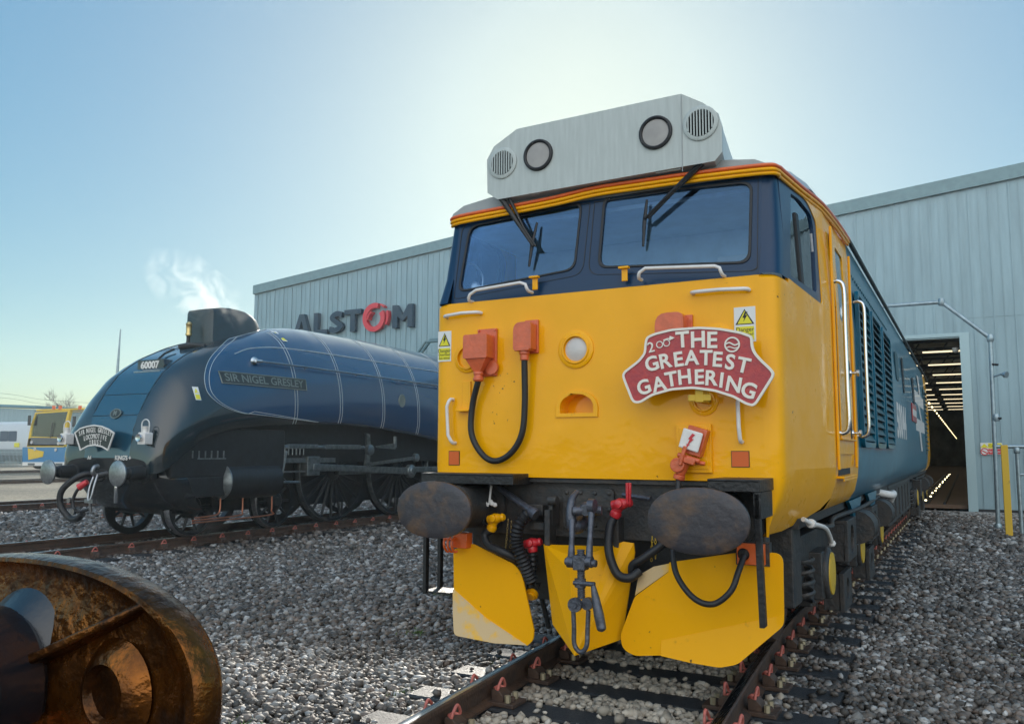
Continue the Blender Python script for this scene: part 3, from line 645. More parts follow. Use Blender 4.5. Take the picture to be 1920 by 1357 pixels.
MB().rings([[V((p[0], YF+.012, p[1])) for p in dhole], [V((p[0], YF+.13, p[1])) for p in dhole]], cap=False).plate(dhole, [], lambda a, b, t: V((a, YF+.125+t, b)), .01).build('recess_pocket', M['yellow'], loco, smooth=30)
rim = [( (p[0]-(dx0+dx1)/2)*1.27+(dx0+dx1)/2, (p[1]-(dz0+dz1)/2)*1.42+(dz0+dz1)/2) for p in dhole]
MB().plate(rim, [dhole], lambda a, b, t: V((a, YF-.012+t, b)), .0115).build('recess_rim', M['yellow'], loco, smooth=30, bevel=.004)
MB().box((-1.1, YF+.02, 1.22), (1.1, YF+.3, 1.245)).build('footplate_edge', M['frame'], loco, smooth=0)
# cab sides
winpx = [(1474, 350), (1497, 358), (1522, 392), (1532, 420), (1541, 560), (1538, 571), (1466, 523)]
wout = [tuple(SS(u, v))[1:3] for u, v in ((1476, 343), (1492, 352), (1517, 384), (1531, 420), (1542, 571), (1476, 522))]
wout[0] = (.93, wout[0][1]); wout[5] = (.93, wout[5][1])
wout = rpoly(wout, [0, .04, .10, .04, .04, .0], 4)
win = [tuple(SS(u, v))[1:3] for u, v in ((1484, 362), (1500, 374), (1522, 402), (1527, 430), (1533, 549), (1484, 516))]
win = rpoly(win, [.03, .03, .06, .03, .04, .03], 3)
for s, mp in ((1, smap), (-1, smapL)):
    q = MB().plate([(.8, 1.32), (1.88, 1.32), (1.88, 3.10), (.93, 3.10)]+[(.93, wout[0][1]), ]+list(wout[1:-1])+[(.93, wout[-1][1]), (.93, 2.5), (.8, 2.5)] if False else
                   [(.8, 1.32), (1.88, 1.32), (1.88, 2.5), (1.88, 3.20), (.80, 3.19), (.80, wout[0][1]+.02)]+list(wout)+[(.80, wout[-1][1]+.01)], [], mp, .02)
    rows = []
    for z, ye in ((.93, 1.0), (.97, 1.35), (1.03, 1.7), (1.10, 1.88), (1.2, 1.88), (1.32, 1.88)):
        rows.append([V((s*side_x(y, z), y, z)) for y in [.8+(ye-.8)*k/6 for k in range(7)]])
    q.rings(rows, cap=False, closed=False)
    q.build('cab_side', M['yellow'], loco, smooth=30)
    w = MB().plate([(.80, wout[0][1]+.02)]+list(wout)+[(.80, wout[-1][1]+.01)], [win], lambda a, b, t, mp=mp: mp(a, b, .006+t), .03)
    w.build('side_window_frame', M['band'], loco, smooth=30)
    gl = MB().plate(win, [], lambda a, b, t, mp=mp: mp(a, b, .02+t), .004).build('side_window', M['sideglass'], loco, smooth=0)
    ym = blend(min(p[0] for p in win), max(p[0] for p in win), .38); ym2 = ym+.06; zb, zt = 2.5, 3.02
    MB().plate([(ym, zb), (ym2, zb), (ym2, zt), (ym, zt)], [], lambda a, b, t, mp=mp: mp(a, b, .008+t), .02).build('window_bar', M['rubber'], loco, smooth=0)
    MB().plate([(ym+.42, zb), (ym+.45, zb), (ym+.45, zt-.05), (ym+.42, zt-.05)], [], lambda a, b, t, mp=mp: mp(a, b, .012+t), .01).build('window_bar', M['steel'], loco, smooth=0)
# windscreens
wR = rpoly([(FB(u, v).x, FB(u, v).z) for u, v in ((1132, 367), (1412, 339), (1408, 494), (1120, 503))], .075, 5)
wL = rpoly([(FB(u, v).x, FB(u, v).z) for u, v in ((880, 424), (1093, 377), (1079, 506), (858, 549))], .075, 5)
outb = [(-NX, 2.50), (NX, 2.50), (NX, 3.185), (.6, 3.225), (0, 3.255), (-.6, 3.225), (-NX, 3.185)]
bd = MB().plate(outb, [wR, wL], bmap, .03)
for s in (-1, 1):
    rows = [[shellp(i, z, s)+V((-s*lean(z)*(0 if i > 0 else 1) if i == 0 else 0, 0, 0)) for i in range(len(PLAN))] for z in (2.5, 2.7, 2.9, 3.05, 3.185)]
    bd.rings(rows, cap=False, closed=False)
bd.build('windscreen_surround', M['band'], loco, smooth=40)
for s, wn in ((1, wR), (-1, wL)):
    cxm = sum(p[0] for p in wn)/len(wn); czm = sum(p[1] for p in wn)/len(wn)
    inr = [(cxm+(p[0]-cxm)*.965, czm+(p[1]-czm)*.945) for p in wn]
    fr = MB().plate(wn, [inr], lambda a, b, t: bmap(a, b, -.008+t), .03).build('windscreen_rubber', M['rubber'], loco, smooth=30, bevel=.004)
    gl = MB().plate(inr, [], lambda a, b, t: bmap(a, b, .006+t), .004).build('windscreen', M['glass'], loco, smooth=0)
    cl_ = lambda v: max(-1.1, min(1.1, v)); tr = [(cl_(cxm+(p[0]-cxm)*1.13), min(3.15, czm+(p[1]-czm)*1.18)) for p in wn]; ti = [(cl_(cxm+(p[0]-cxm)*1.12)*.997, min(3.143, czm+(p[1]-czm)*1.168)) for p in wn]
    MB().plate(tr, [ti], lambda a, b, t: bmap(a, b, -.003+t), .0025).build('surround_seam', M['rubber'], loco, smooth=0)
    pz = [(cxm-.35, czm-.29), (cxm-.23, czm-.29), (cxm-.23, czm-.255), (cxm-.35, czm-.255)]
    MB().plate(pz, [], lambda a, b, t: bmap(a, b, .012+t), .002).build('glass_sticker', M['whitesign'], gl, smooth=0)
# interior
it = MB().box((-1.12, 1.0, 2.0), (1.12, 1.79, 2.03)).box((-1.15, .75, 1.95), (1.15, .95, 2.42))
it.build('cab_desk', M['interior_dark'], loco, smooth=0, bevel=.02)
bk = MB().box((-1.22, 1.80, 1.4), (1.22, 1.83, 3.3)); bk.build('cab_bulkhead', M['interior'], loco, smooth=0)
MB().box((.55, 1.77, 1.6), (1.12, 1.798, 2.92)).build('bulkhead_door', mat('bulkhead_door', (.85, .88, .88), .5), loco, smooth=0, bevel=.03)
MB().box((-.62, 1.785, 2.5), (-.3, 1.798, 2.9)).build('notice_board', M['whitesign'], loco, smooth=0)
MB().box((-1.2, .9, 3.12), (1.2, 1.79, 3.15)).build('cab_ceiling', M['interior'], loco, smooth=0)
for sx in (-.62, .62): MB().box((sx-.22, 1.55, 1.9), (sx+.22, 1.65, 2.72)).box((sx-.22, 1.25, 1.85), (sx+.22, 1.6, 1.95)).build('driver_seat', M['seat'], loco, smooth=0, bevel=.04)
mp_ = [FB(u, v, .25) for u, v in ((903, 478), (888, 500), (893, 520), (905, 540))]
MB().tube(cr([FB(878, 494, .1), FB(893, 500, .12), FB(905, 520, .12), FB(903, 545, .12)], 6), .009, 8).lathe(FB(891, 540, .12), (.3, -1, .1), [(0, .04), (.02, .045), (.03, .02)], 14).build('desk_lamp', M['steel'], loco)
# roof
FR = [(1.195, 3.165), (1.175, 3.215), (1.08, 3.265), (.85, 3.295), (.4, 3.315), (0, 3.32)]
RF = [(1.302, 3.285), (1.265, 3.345), (1.16, 3.45), (.9, 3.58), (.5, 3.70), (0, 3.75)]
def roofring(y):
    t = sm((y-.62)/1.15); r = [(blend(a[0], b[0], t), blend(a[1], b[1], t)) for a, b in zip(FR, RF)]
    return [V((x, y, z)) for x, z in r]+[V((-x, y, z)) for x, z in r[-2::-1]]
ys = [.70, .8, .95, 1.1, 1.3, 1.55, 1.8, 2.0, 2.25, 3.4, 6, 12, 19.6, 20.1]
MB().rings([roofring(y) for y in ys], cap=True).build('cab_roof', M['roofgrey'], loco, smooth=50)
# fascia bands round the cab top
fr_px = [(863, 402), (950, 385), (1040, 367), (1115, 349), (1200, 336), (1290, 323), (1380, 312), (1440, 306)]
base = [F(u, v+3, .66) for u, v in fr_px]
zz = base[-1].z
base = base+[V((1.214, .72, zz+.003)), V((1.226, .85, zz+.01)), V((1.262, 1.3, zz+.03)), V((1.312, 1.88, zz+.06)), V((1.33, 2.6, zz+.09)), V((1.335, 3.3, zz+.11))]
base = [V((-1.335, 3.3, zz+.11)), V((-1.312, 1.88, zz+.06)), V((-1.262, 1.3, zz+.03)), V((-1.226, .85, zz+.01)), V((-1.20, .72, base[0].z))]+base
sb = cr(base, 4)
def band(off, r, m, nm, out=0): MB().tube([p+V((out*(1 if p.x > 1.1 and p.y > .75 else (-1 if p.x < -1.1 and p.y > .75 else 0)), -out*(1 if p.y < .8 else 0), off)) for p in sb], r, 8).build(nm, M[m], loco, smooth=60)
band(-.002, .0135, 'orange', 'cantrail_stripe', .004); band(-.027, .013, 'yellow', 'drip_moulding', .0); band(-.050, .0125, 'yellow', 'drip_moulding', -.010)
# headcode box
bx = [(914, 362), (913, 300), (926, 275), (969, 242), (1277, 176), (1318, 193), (1346, 212), (1354, 238), (1354, 285), (1340, 302), (933, 374)]
fb = [F(u, v, .60) for u, v in bx]
zbt = fb[-1].z
bkp = []
for p in fb: bkp.append(V((p.x*.74, 2.35, 3.46+max(0, p.z-zbt-.06)*.30)))
mid = [V((p.x*.90, 1.2, (p.z-.004 if p.z < zbt+.12 else blend(p.z, 3.50+(p.z-zbt)*.28, .30)))) for p in fb]
hb = MB().rings([fb, mid, bkp], cap=False); n0 = len(hb.v); hb.prism(fb, (0, .02, 0))
hb.build('headcode_box', M['grey'], loco, smooth=20)
q0, q1 = F(1277, 176, .597), F(1277, 322, .597)
MB().box((q0.x-.002, .5955, q1.z), (q0.x+.002, .5985, q0.z-.01)).build('panel_seam', M['roofgrey'], loco, smooth=0)
for u, v, in ((942, 306), (1313, 231)):
    c = F(u, v, .595); MB().lathe((c.x, .598, c.z), (0, -1, 0), [(0, .116), (.006, .116), (.010, .110), (.010, .090), (.004, .088)], 32).build('grille_ring', M['grey'], loco)
    MB().lathe((c.x, .597, c.z), (0, -1, 0), [(0, .092), (.003, .091)], 28).build('horn_cavity', M['interior_dark'], loco)
    gr = MB()
    for k in range(-4, 5):
        x = k*.0195; h = math.sqrt(max(0, .090**2-x*x)); gr.box((c.x+x-.0042, .583, c.z-h), (c.x+x+.0042, .592, c.z+h))
    gr.build('horn_grille', M['grey'], loco, smooth=0)
for u, v in ((1009, 291), (1229, 249)):
    c = F(u, v, .595); MB().lathe((c.x, .598, c.z), (0, -1, 0), [(0, .115), (.016, .112), (.02, .102), (.014, .093), (.004, .092)], 32).build('marker_light_rim', M['rubber'], loco)
    MB().lathe((c.x, .597, c.z), (0, -1, 0), [(0, .093), (.005, .090), (.009, .05), (.010, .01)], 32).build('marker_light', M['opal'], loco)
for u, v in ((991, 362), (1252, 317)):
    c = F(u, v, .62); MB().cbox((c.x, .63, c.z), (.17, .02, .035)).cbox((c.x, .618, c.z), (.15, .006, .018)).build('lifting_point', M['grey'], loco, smooth=0, bevel=.004)
# wipers
for pts, piv, bl in ((((940, 372), (1000, 462)), (950, 372), ((1007, 418), (992, 500))), (((1317, 305), (1210, 410)), (1303, 312), ((1213, 375), (1206, 462)))):
    a, b = FB(*pts[0], -.10), FB(*pts[1], -.055); c = FB(*piv, -.10)
    MB().tube([a, blend(a, b, .6), b], .009, 6, [.022, .015, .010]).build('wiper_arm', M['black'], loco)
    MB().tube([c+V((.02, 0, -.0)), blend(c, b, .6)+V((.012, 0, -.012)), b+V((.022, -.004, -.004))], .006, 6, [.013, .009, .008]).build('wiper_arm', M['black'], loco)
    d, e = FB(*bl[0], -.03), FB(*bl[1], -.03); MB().tube([d, blend(d, e, .5)+V((0, -.015, 0)), e], .01, 6, [.008, .014, .008]).cyl(b, blend(d, e, .5), .008, 6).build('wiper_blade', M['rubber'], loco)
# white handrails on the nose
def hrail(px, y, out, r, m='white', nm='handrail', n=8, s=False):
    P = [(SS if s else F)(u, v, *( (out,) if s else (y-out,))) for u, v in px]
    a, b = P[0].copy(), P[-1].copy()
    if s: a.x -= out+.01; b.x -= out+.01
    else: a.y = b.y = y+.005
    dd = (P[1]-P[0]).normalized()*r*1.5; de = (P[-2]-P[-1]).normalized()*r*1.5
    P2 = [a, a.lerp(P[0], .75)]+[P[0]+dd]+P[1:-1]+[P[-1]+de]+[b.lerp(P[-1], .75), b]
    ob = MB().tube(P2, r, n).build(nm, M[m], loco, smooth=60)
hrail([(832, 593), (864, 587), (896, 585)], YF, .05, .0125)
hrail([(1296, 548), (1348, 543), (1401, 541)], YF, .05, .0125)
hrail([(843, 748), (838, 762), (840, 815), (847, 830)], YF, .05, .0125)
hrail([(1383, 748), (1385, 800), (1388, 828)], YF, .05, .0125)
hrail([(877, 563), (881, 552), (893, 544), (975, 530), (985, 533), (989, 545)], .57, .07, .0115)
hrail([(1196, 521), (1199, 511), (1210, 503), (1340, 499), (1349, 502), (1353, 514)], .57, .07, .0115)
for u, v in ((1003, 530), (1171, 513)):
    c = F(u, v, .565); MB().box((c.x-.02, .56, c.z-.05), (c.x+.02, .575, c.z+.035)).box((c.x-.035, .535, c.z+.03), (c.x+.035, .575, c.z+.045)).build('screen_bracket', M['yellow'], loco, smooth=0, bevel=.004)
# labels
def label(u0, v0, u1, v1, y):
    a, b = F(u0, v0, y), F(u1, v1, y); mb = MB().box((a.x, y-.003, b.z), (b.x, y-.0005, a.z)); sgn_ = mb.build('warning_label', M['whitesign'], loco, smooth=0)
    h = a.z-b.z; w = b.x-a.x; cx = (a.x+b.x)/2; zt_ = a.z-h*.06; zb_ = a.z-h*.50
    T = lambda k, yy: [(cx-w*.44*k, zb_+(1-k)*h*.1), (cx+w*.44*k, zb_+(1-k)*h*.1), (cx, zt_-(1-k)*h*.22)]
    MB().plate(T(1, 0), [], XF(y-.0032), .001).build('triangle_border', M['signblack'], sgn_, smooth=0)
    MB().plate(T(.78, 0), [], XF(y-.0045), .001).build('triangle', M['signyellow'], sgn_, smooth=0)
    bolt = [(.02, .28), (.14, .28), (.03, .12), (.13, .12), (-.06, -.22), (-.01, -.02), (-.10, -.02)]
    MB().plate([(cx+p[0]*w, zb_+h*.20+p[1]*h*.55) for p in bolt], [], XF(y-.0058), .001).build('lightning_bolt', M['signblack'], sgn_, smooth=0)
    MB().box((cx-w*.42, y-.0042, b.z+h*.05), (cx+w*.42, y-.0032, b.z+h*.44)).build('yellow_field', M['signyellow'], sgn_, smooth=0)
    for tx, zz, sz in (('Danger', .35, .17), ('Overhead', .22, .115), ('live wires', .11, .115)):
        text_mesh(tx, h*sz, basis((cx, y-.0048, b.z+h*zz), (1, 0, 0), (0, 0, 1)), .0004, .0).build('lettering', M['signblack'], sgn_, smooth=0)
label(822, 622, 846, 677, YF); label(1376, 577, 1418, 640, YF)
for a, b in (((842, 845), (862, 872)), ((1371, 845), (1406, 876))):
    p, q = F(*a, YF), F(*b, YF)
    MB().box((p.x, YF-.004, q.z), (q.x, YF-.0005, p.z)).build('square_edge', M['signblack'], loco, smooth=0)
    MB().box((p.x+.004, YF-.006, q.z+.004), (q.x-.004, YF-.0045, p.z-.004)).build('orange_square', mat('orange_square', (.62, .11, .01), .4), loco, smooth=0)
# nose lamps
def flange(c, r0, r1):
    mb = MB().lathe((c[0], YF-.0005, c[1]), (0, -1, 0), [(0, r1), (.008, r1), (.012, r1-.008), (.013, r0+.02), (.022, r0+.012), (.022, r0+.004), (-.03, r0)], 36)
    for k in range(6): a = R(60*k+15); mb.lathe((c[0]+(r1-.018)*math.cos(a), YF-.012, c[1]+(r1-.018)*math.sin(a)), (0, -1, 0), [(0, .006), (.004, .005)], 8)
    return mb
flange(rc, .083, .128).build('headlight_rim', M['yellow'], loco, smooth=40)
MB().lathe((rc[0], YF+.01, rc[1]), (0, -1, 0), [(0, .082), (.012, .078), (.02, .05), (.023, .015)], 30).build('headlight', M['lens'], loco)
flange(lc, .070, .108).build('lamp_rim', M['yellow'], loco, smooth=40)
MB().lathe((lc[0], YF+.06, lc[1]), (0, 1, 0), [(0, .08), (.02, .08)], 24).build('lamp_cavity', M['interior_dark'], loco)
c = FP(1345, 640, YF); flange(c, .070, .108).build('lamp_rim', M['yellow'], loco, smooth=40)
MB().lathe((c[0], YF-.006, c[1]), (0, -1, 0), [(0, .07), (.004, .07)], 24).build('lamp_lens', M['interior_dark'], loco)
c = FP(1320, 752, YF); flange(c, .05, .09).build('lamp_rim', M['yellow'], loco, smooth=40)
# jumper sockets
def sock(u0, v0, u1, v1, dep, name='jumper_socket', top=False):
    a, b = F(u0, v0, YF-dep), F(u1, v1, YF-dep)
    o = [(a.x, b.z), (b.x, b.z), (b.x, a.z), (a.x, a.z)]; o = rpoly(o, [.012, .012, .06 if top else .02, .06 if top else .02], 4)
    mb = MB().plate(o, [], lambda p, q, t: V((p, YF-dep+t, q)), dep-.02); return mb, a, b
mb, a, b = sock(868, 628, 912, 670, .13)
mb.build('jumper_socket', M['socket'], loco, smooth=30, bevel=.008)
p0, p1 = F(897, 618, YF-.01), F(932, 705, YF-.01); MB().box((p0.x, YF-.022, p1.z), (p1.x, YF-.0005, p0.z)).build('socket_backplate', M['socket'], loco, smooth=0, bevel=.006)
bo = MB()
for x in (p0.x+.012, p1.x-.012):
    for z in (p0.z-.012, p1.z+.012): MB().lathe((x, YF-.022, z), (0, -1, 0), [(0, .009), (.01, .008)], 8).build('socket_bolt', M['socket'], loco)
bo.lathe((p1.x-.03, YF-.03, p1.z+.06), (0, -1, 0), [(-.01, .05), (.014, .05)], 20); bo.build('socket_cap', M['socket'], loco)
cpl = (a.x+b.x)/2; yq = YF-.075
MB().rings([[(a.x+.01, YF-.12, b.z+.003), (b.x-.01, YF-.12, b.z+.003), (b.x-.01, YF-.035, b.z+.003), (a.x+.01, YF-.035, b.z+.003)], [(cpl-.022, yq-.02, b.z-.10), (cpl+.022, yq-.02, b.z-.10), (cpl+.022, yq+.02, b.z-.10), (cpl-.022, yq+.02, b.z-.10)]]).lathe((cpl, yq, b.z-.09), (0, 0, -1), [(0, .034), (.02, .036), (.022, .03), (.04, .032), (.042, .038), (.06, .038), (.07, .028)], 14).build('jumper_plug', M['socket'], loco, smooth=30, bevel=.003)
cs = V((cpl, yq, b.z-.15))
p0, p1 = F(985, 601, YF-.01), F(1010, 662, YF-.01)
a2, b2 = F(967, 606, YF-.07), F(1000, 655, YF-.07)
MB().box((p0.x, YF-.02, p1.z), (p1.x, YF-.0005, p0.z)).build('socket_backplate', M['socket'], loco, smooth=0, bevel=.005)
o = rpoly([(a2.x, b2.z), (b2.x, b2.z), (b2.x, a2.z), (a2.x, a2.z)], [.01, .01, .03, .06], 4)
MB().plate(o, [], lambda p, q, t: V((p, YF-.11+t, q)), .088).build('jumper_socket', M['socket'], loco, smooth=30, bevel=.012)
c2 = V(((a2.x+b2.x)/2, YF-.07, b2.z)); MB().cbox((c2.x, YF-.07, b2.z+.005), (.11, .09, .028)).lathe(c2, (0, 0, -1), [(0, .036), (.03, .036), (.032, .030), (.07, .030), (.072, .024)], 14).build('jumper_plug', M['socket'], loco, bevel=.003)
ce = c2-V((0, 0, .06))
mid_ = [F(u, v, YF-.05) for u, v in ((886, 760), (884, 812), (903, 850), (928, 864), (957, 850), (978, 815), (984, 760))]
MB().tube(cr([cs, *mid_, ce], 7), .0215, 12).build('jumper_cable', M['rubber'], loco, smooth=80)
a3, b3 = F(1228, 588, YF-.1), F(1283, 660, YF-.1)
MB().plate(rpoly([(a3.x, b3.z), (b3.x, b3.z), (b3.x, a3.z), (a3.x, a3.z)], [.01, .01, .05, .08], 4), [], lambda p, q, t: V((p, YF-.11+t, q)), .09).box((b3.x-.03, YF-.02, b3.z), (b3.x+.03, YF-.0005, a3.z-.01)).build('jumper_socket', M['red'] if False else M['socket'], loco, smooth=30, bevel=.01)
p0, p1 = F(866, 715, YF-.02), F(881, 768, YF-.02); MB().box((p0.x, YF-.015, p1.z), (p1.x, YF-.0005, p0.z)).box((p0.x-.03, YF-.06, p1.z-.012), (p1.x+.01, YF-.0005, p1.z)).build('coupling_rest', M['yellow'], loco, smooth=0, bevel=.004)
# lower right socket
p0, p1 = F(1270, 796, YF), F(1337, 886, YF)
MB().box((p0.x, YF-.03, p1.z), (p1.x, YF-.0005, p0.z)).box((p0.x+.02, YF-.036, p1.z+.02), (p1.x-.02, YF-.0305, p0.z-.02)).build('socket_mount', M['yellow'], loco, smooth=0, bevel=.008)
rt_ = Quaternion((0, 1, 0), R(17)).to_matrix(); c = F(1300, 833, YF-.09); ss = MB()
ss.cbox(c+V((.01, .03, .02)), (.12, .09, .17), rt_); ss.cbox(c+rt_@V((-.0, -.01, -.10)), (.10, .08, .035), rt_)
ss.cyl(c+rt_@V((-.07, -.02, -.085)), c+rt_@V((.07, -.02, -.085)), .016, 10); ss.cyl(c+rt_@V((-.05, -.045, -.145)), c+rt_@V((-.05, .02, -.145)), .045, 18)
ss.cyl(c+rt_@V((-.02, 0, -.08)), c+rt_@V((-.03, 0, -.2)), .04, 12, .03); ss.cyl(c+rt_@V((-.03, 0, -.2)), c+rt_@V((-.03, 0, -.23)), .036, 12)
ss.cbox(c+rt_@V((-.03, -.05, -.08)), (.022, .02, .12), rt_); ss.cyl(c+rt_@V((.04, 0, -.1)), c+rt_@V((.10, .0, -.09)), .014, 8)
ss.build('jumper_socket', M['socket'], loco, smooth=35, bevel=.005)
MB().cbox(c+V((-.005, -.035, .025)), (.125, .014, .12), rt_).build('socket_cover', M['white'], loco, smooth=0, bevel=.008)
bm_ = [(.0, .04), (.018, .035), (.004, .008), (.018, .008), (-.006, -.03), (.003, -.028), (-.01, -.05), (-.018, -.03), (-.011, -.03), (-.006, 0), (-.016, 0)]
MB().prism([c+V((-.003, -.0445, .028))+rt_@V((p[0], 0, p[1])) for p in bm_], (0, -.002, 0)).build('lightning_bolt', M['signred'], loco, smooth=0)
cb = c+rt_@V((-.03, 0, -.23))
MB().tube(cr([cb, F(1272, 905, YF-.1), F(1268, 960, .40), F(1262, 1020, .3), F(1268, 1075, .24), F(1300, 1120, .20), F(1337, 1132, .20), F(1370, 1108, .22), F(1385, 1070, .26), F(1395, 1042, .33)], 7), .0175, 12).build('jumper_cable', M['rubber'], loco, smooth=80)
# ------------------------------------------------------------------ headstock
MB().box((-1.10, .62, .86), (1.10, .74, 1.245)).build('buffer_beam', M['frame'], loco, smooth=0, bevel=.006)
MB().box((-1.0, .74, .6), (1.0, 1.4, 1.0)).build('front_frame', M['a4frame'], loco, smooth=0)
for u0, u1, y0 in ((790, 962, .33), (1326, 1424, .18)):
    a, b = F(u0, 889, y0), F(u1, 900, y0); x0, x1 = (a.x, b.x)
    MB().box((x0, y0, 1.205), (x1, .615, 1.265)).box((x0, y0-.006, 1.262), (x1, .615, 1.275)).build('buffer_step', M['black'], loco, smooth=0, bevel=.004)
a, b = F(1326, 897, .2), F(1425, 915, .2)
MB().box((b.x-.03, .19, 1.06), (b.x+.004, .5, 1.204)).build('step_bracket', M['black'], loco, smooth=0)
for s in (-1, 1):
    x = s*.8635; z = 1.05
    MB().lathe((x, .62, z), (0, -1, 0), [(0, .21), (.03, .21), (.032, .15), (.16, .15), (.30, .135), (.32, .145), (.36, .145), (.362, .105), (.56, .10), (.575, .16)], 28).build('buffer_shank', M['frame'], loco, smooth=40)
    hd = MB(); n = 48; rg = []
    for h, k in ((.56, .3), (.575, .96), (.585, .995), (.597, 1.0), (.607, .99), (.6125, .94), (.6175, .7), (.6205, .35), (.621, .05)):
        rg.append([V((x+.285*k*(abs(math.cos(t))**.92)*math.copysign(1, math.cos(t)), .62-h, z+.182*k*(abs(math.sin(t))**.92)*math.copysign(1, math.sin(t)))) for t in [2*math.pi*j/n for j in range(n)]])
    hd.rings(rg).build('buffer_head', M['bufhead'], loco, smooth=40)
# coupling plate and hook
p0, p1 = FP(1056, 914, .6), FP(1152, 995, .6)
pl = MB().plate(rrect(p0[0], p1[1], p1[0], p0[1], .03), [], lambda a, b, t: V((a, .592+t, b)), .027)
for k in range(4):
    for z in (p0[1]-.03, p1[1]+.03): pl.lathe((blend(p0[0]+.03, p1[0]-.03, k/3), .592, z), (0, -1, 0), [(0, .015), (.008, .014), (.013, .007)], 10)
for x in (p0[0]+.03, p1[0]-.03): pl.lathe((x, .592, (p0[1]+p1[1])/2), (0, -1, 0), [(0, .015), (.008, .014), (.013, .007)], 10)
pl.build('coupling_plate', M['frame'], loco, smooth=40, bevel=.004)
HY = .25; cy = HY-.135
hk = MB().tube(cr([F(1100, 960, .6), F(1092, 965, .42), F(1078, 985, .30), F(1071, 975, .25), F(1070, 945, .25), F(1078, 925, .30)], 6), .03, 10, None)
n_ = 31; hk = MB(); pth = cr([F(1105, 955, .60), F(1100, 962, .45), F(1085, 985, .30), F(1073, 983, .26), F(1070, 958, .26), F(1073, 935, .28), F(1082, 922, .33)], 6)
hk.tube(pth, .03, 12, [.055-.027*(i/(len(pth)-1)) if i < len(pth)*.5 else .036-.024*((i/(len(pth)-1))-.5)*1.6 for i in range(len(pth))]).build('drawhook', M['darksteel'], loco, smooth=60)
sh = MB().cyl(F(1075, 958, HY), F(1128, 956, HY+.05), .03, 14).lathe(F(1103, 955, HY+.03), (0, -1, 0), [(-.06, .05), (.02, .05), (.04, .035)], 16)
for u, uu in ((1073, 1071), (1110, 1104)):
    a, b = F(u, 975 if u < 1100 else 945, HY-.03), F(uu, 1053, cy)
    sh.tube([a, blend(a, b, .5), b], .013, 8, [.024, .017, .026]); sh.cyl(b-V((.022, 0, 0)), b+V((.022, 0, 0)), .034, 16)
sh.lathe(F(1110, 948, HY-.04), (1, 0, 0), [(-.02, .042), (.02, .042)], 16)
sh.build('coupling_shackle', M['darksteel'], loco, smooth=50)
cy = HY-.135
t0, t1 = F(1089, 1030, cy), F(1090, 1122, cy)
sc_ = MB().cyl(t0, t1, .021, 14)
k = 0; L_ = (t0-t1).length
while k*.011 < L_:
    zc_ = t0.lerp(t1, k*.011/L_)
    if not (.20 < k*.011/L_ < .42): sc_.lathe(zc_, (0, 0, -1), [(0, .021), (.0035, .027), (.007, .021)], 14)
    k += 1
nc = F(1089, 1054, cy); sc_.cbox(nc, (.075, .07, .085)); sc_.cyl(nc-V((.10, 0, 0)), nc+V((.10, 0, 0)), .022, 12)
sc_.build('coupling_screw', M['darksteel'], loco, smooth=40, bevel=.003)
tc_ = F(1088, 1092, cy); tb = MB().cyl(F(1076, 1092, cy-.02), F(1115, 1095, cy-.03), .014, 10).lathe(tc_, (0, 0, 1), [(-.025, .034), (.025, .034)], 14)
e0, e1 = F(1112, 1097, cy-.04), F(1128, 1178, cy-.05); tb.tube([e0, blend(e0, e1, .3), blend(e0, e1, .7), e1], .02, 12, [.014, .024, .03, .028]).lathe(e1, (e1-e0), [(0, .028), (.01, .022), (.018, .005)], 12)
tb.build('coupling_handle', M['darksteel'], loco, smooth=50)
lk = MB(); c0 = F(1079, 1133, cy-.03); c1 = F(1102, 1131, cy+.0)
lk.cyl(c0-V((0, .02, 0)), c0+V((0, .01, 0)), .042, 22).cyl(c0-V((0, .03, 0)), c0-V((0, .02, 0)), .02, 6).cyl(c1-V((0, .02, 0)), c1+V((0, .02, 0)), .036, 22)
ux = (F(1079, 1190, cy).x, F(1103, 1190, cy).x); zb_ = F(1090, 1222, cy).z
lk.tube(cr([(ux[0]-.004, cy-.02, c0.z-.04), (ux[0], cy-.02, c0.z-.14), (ux[0], cy-.02, zb_+.055), (ux[0]+.018, cy-.02, zb_+.018), ((ux[0]+ux[1])/2, cy-.02, zb_+.006), (ux[1]-.018, cy-.02, zb_+.018), (ux[1], cy-.02, zb_+.055), (ux[1], cy-.01, c0.z-.14), (ux[1]+.002, cy, c0.z-.03)], 6), .0140, 12)
lk.build('coupling_link', M['darksteel'], loco, smooth=60)
# pipes, cocks and hoses
def hose(px, r, m='rubber', nm='brake_hose', corr=0):
    P = cr([F(u, v, y) for u, v, y in px], 8); rs = None
    if corr:
        Q = []; rs = []
        Ls = [0]
        for a, b in zip(P[:-1], P[1:]): Ls.append(Ls[-1]+(b-a).length)
        n = int(Ls[-1]/corr); j = 0
        for i in range(n*2+1):
            s_ = Ls[-1]*i/(n*2)
            while j < len(Ls)-2 and Ls[j+1] < s_: j += 1
            Q.append(P[j].lerp(P[j+1], (s_-Ls[j])/max(1e-6, Ls[j+1]-Ls[j]))); rs.append(r*(1.0 if i % 2 else .74))
        P = Q
    return MB().tube(P, r, 14, rs).build(nm, M[m], loco, smooth=25 if corr else 80)
hose([(1152, 968, .47), (1143, 990, .42), (1142, 1035, .36), (1157, 1075, .34), (1180, 1083, .34), (1200, 1070, .38)], .0275)
hose([(1186, 1082, .40), (1186, 1060, .38), (1205, 1047, .38), (1240, 1022, .42), (1275, 990, .5)], .025)
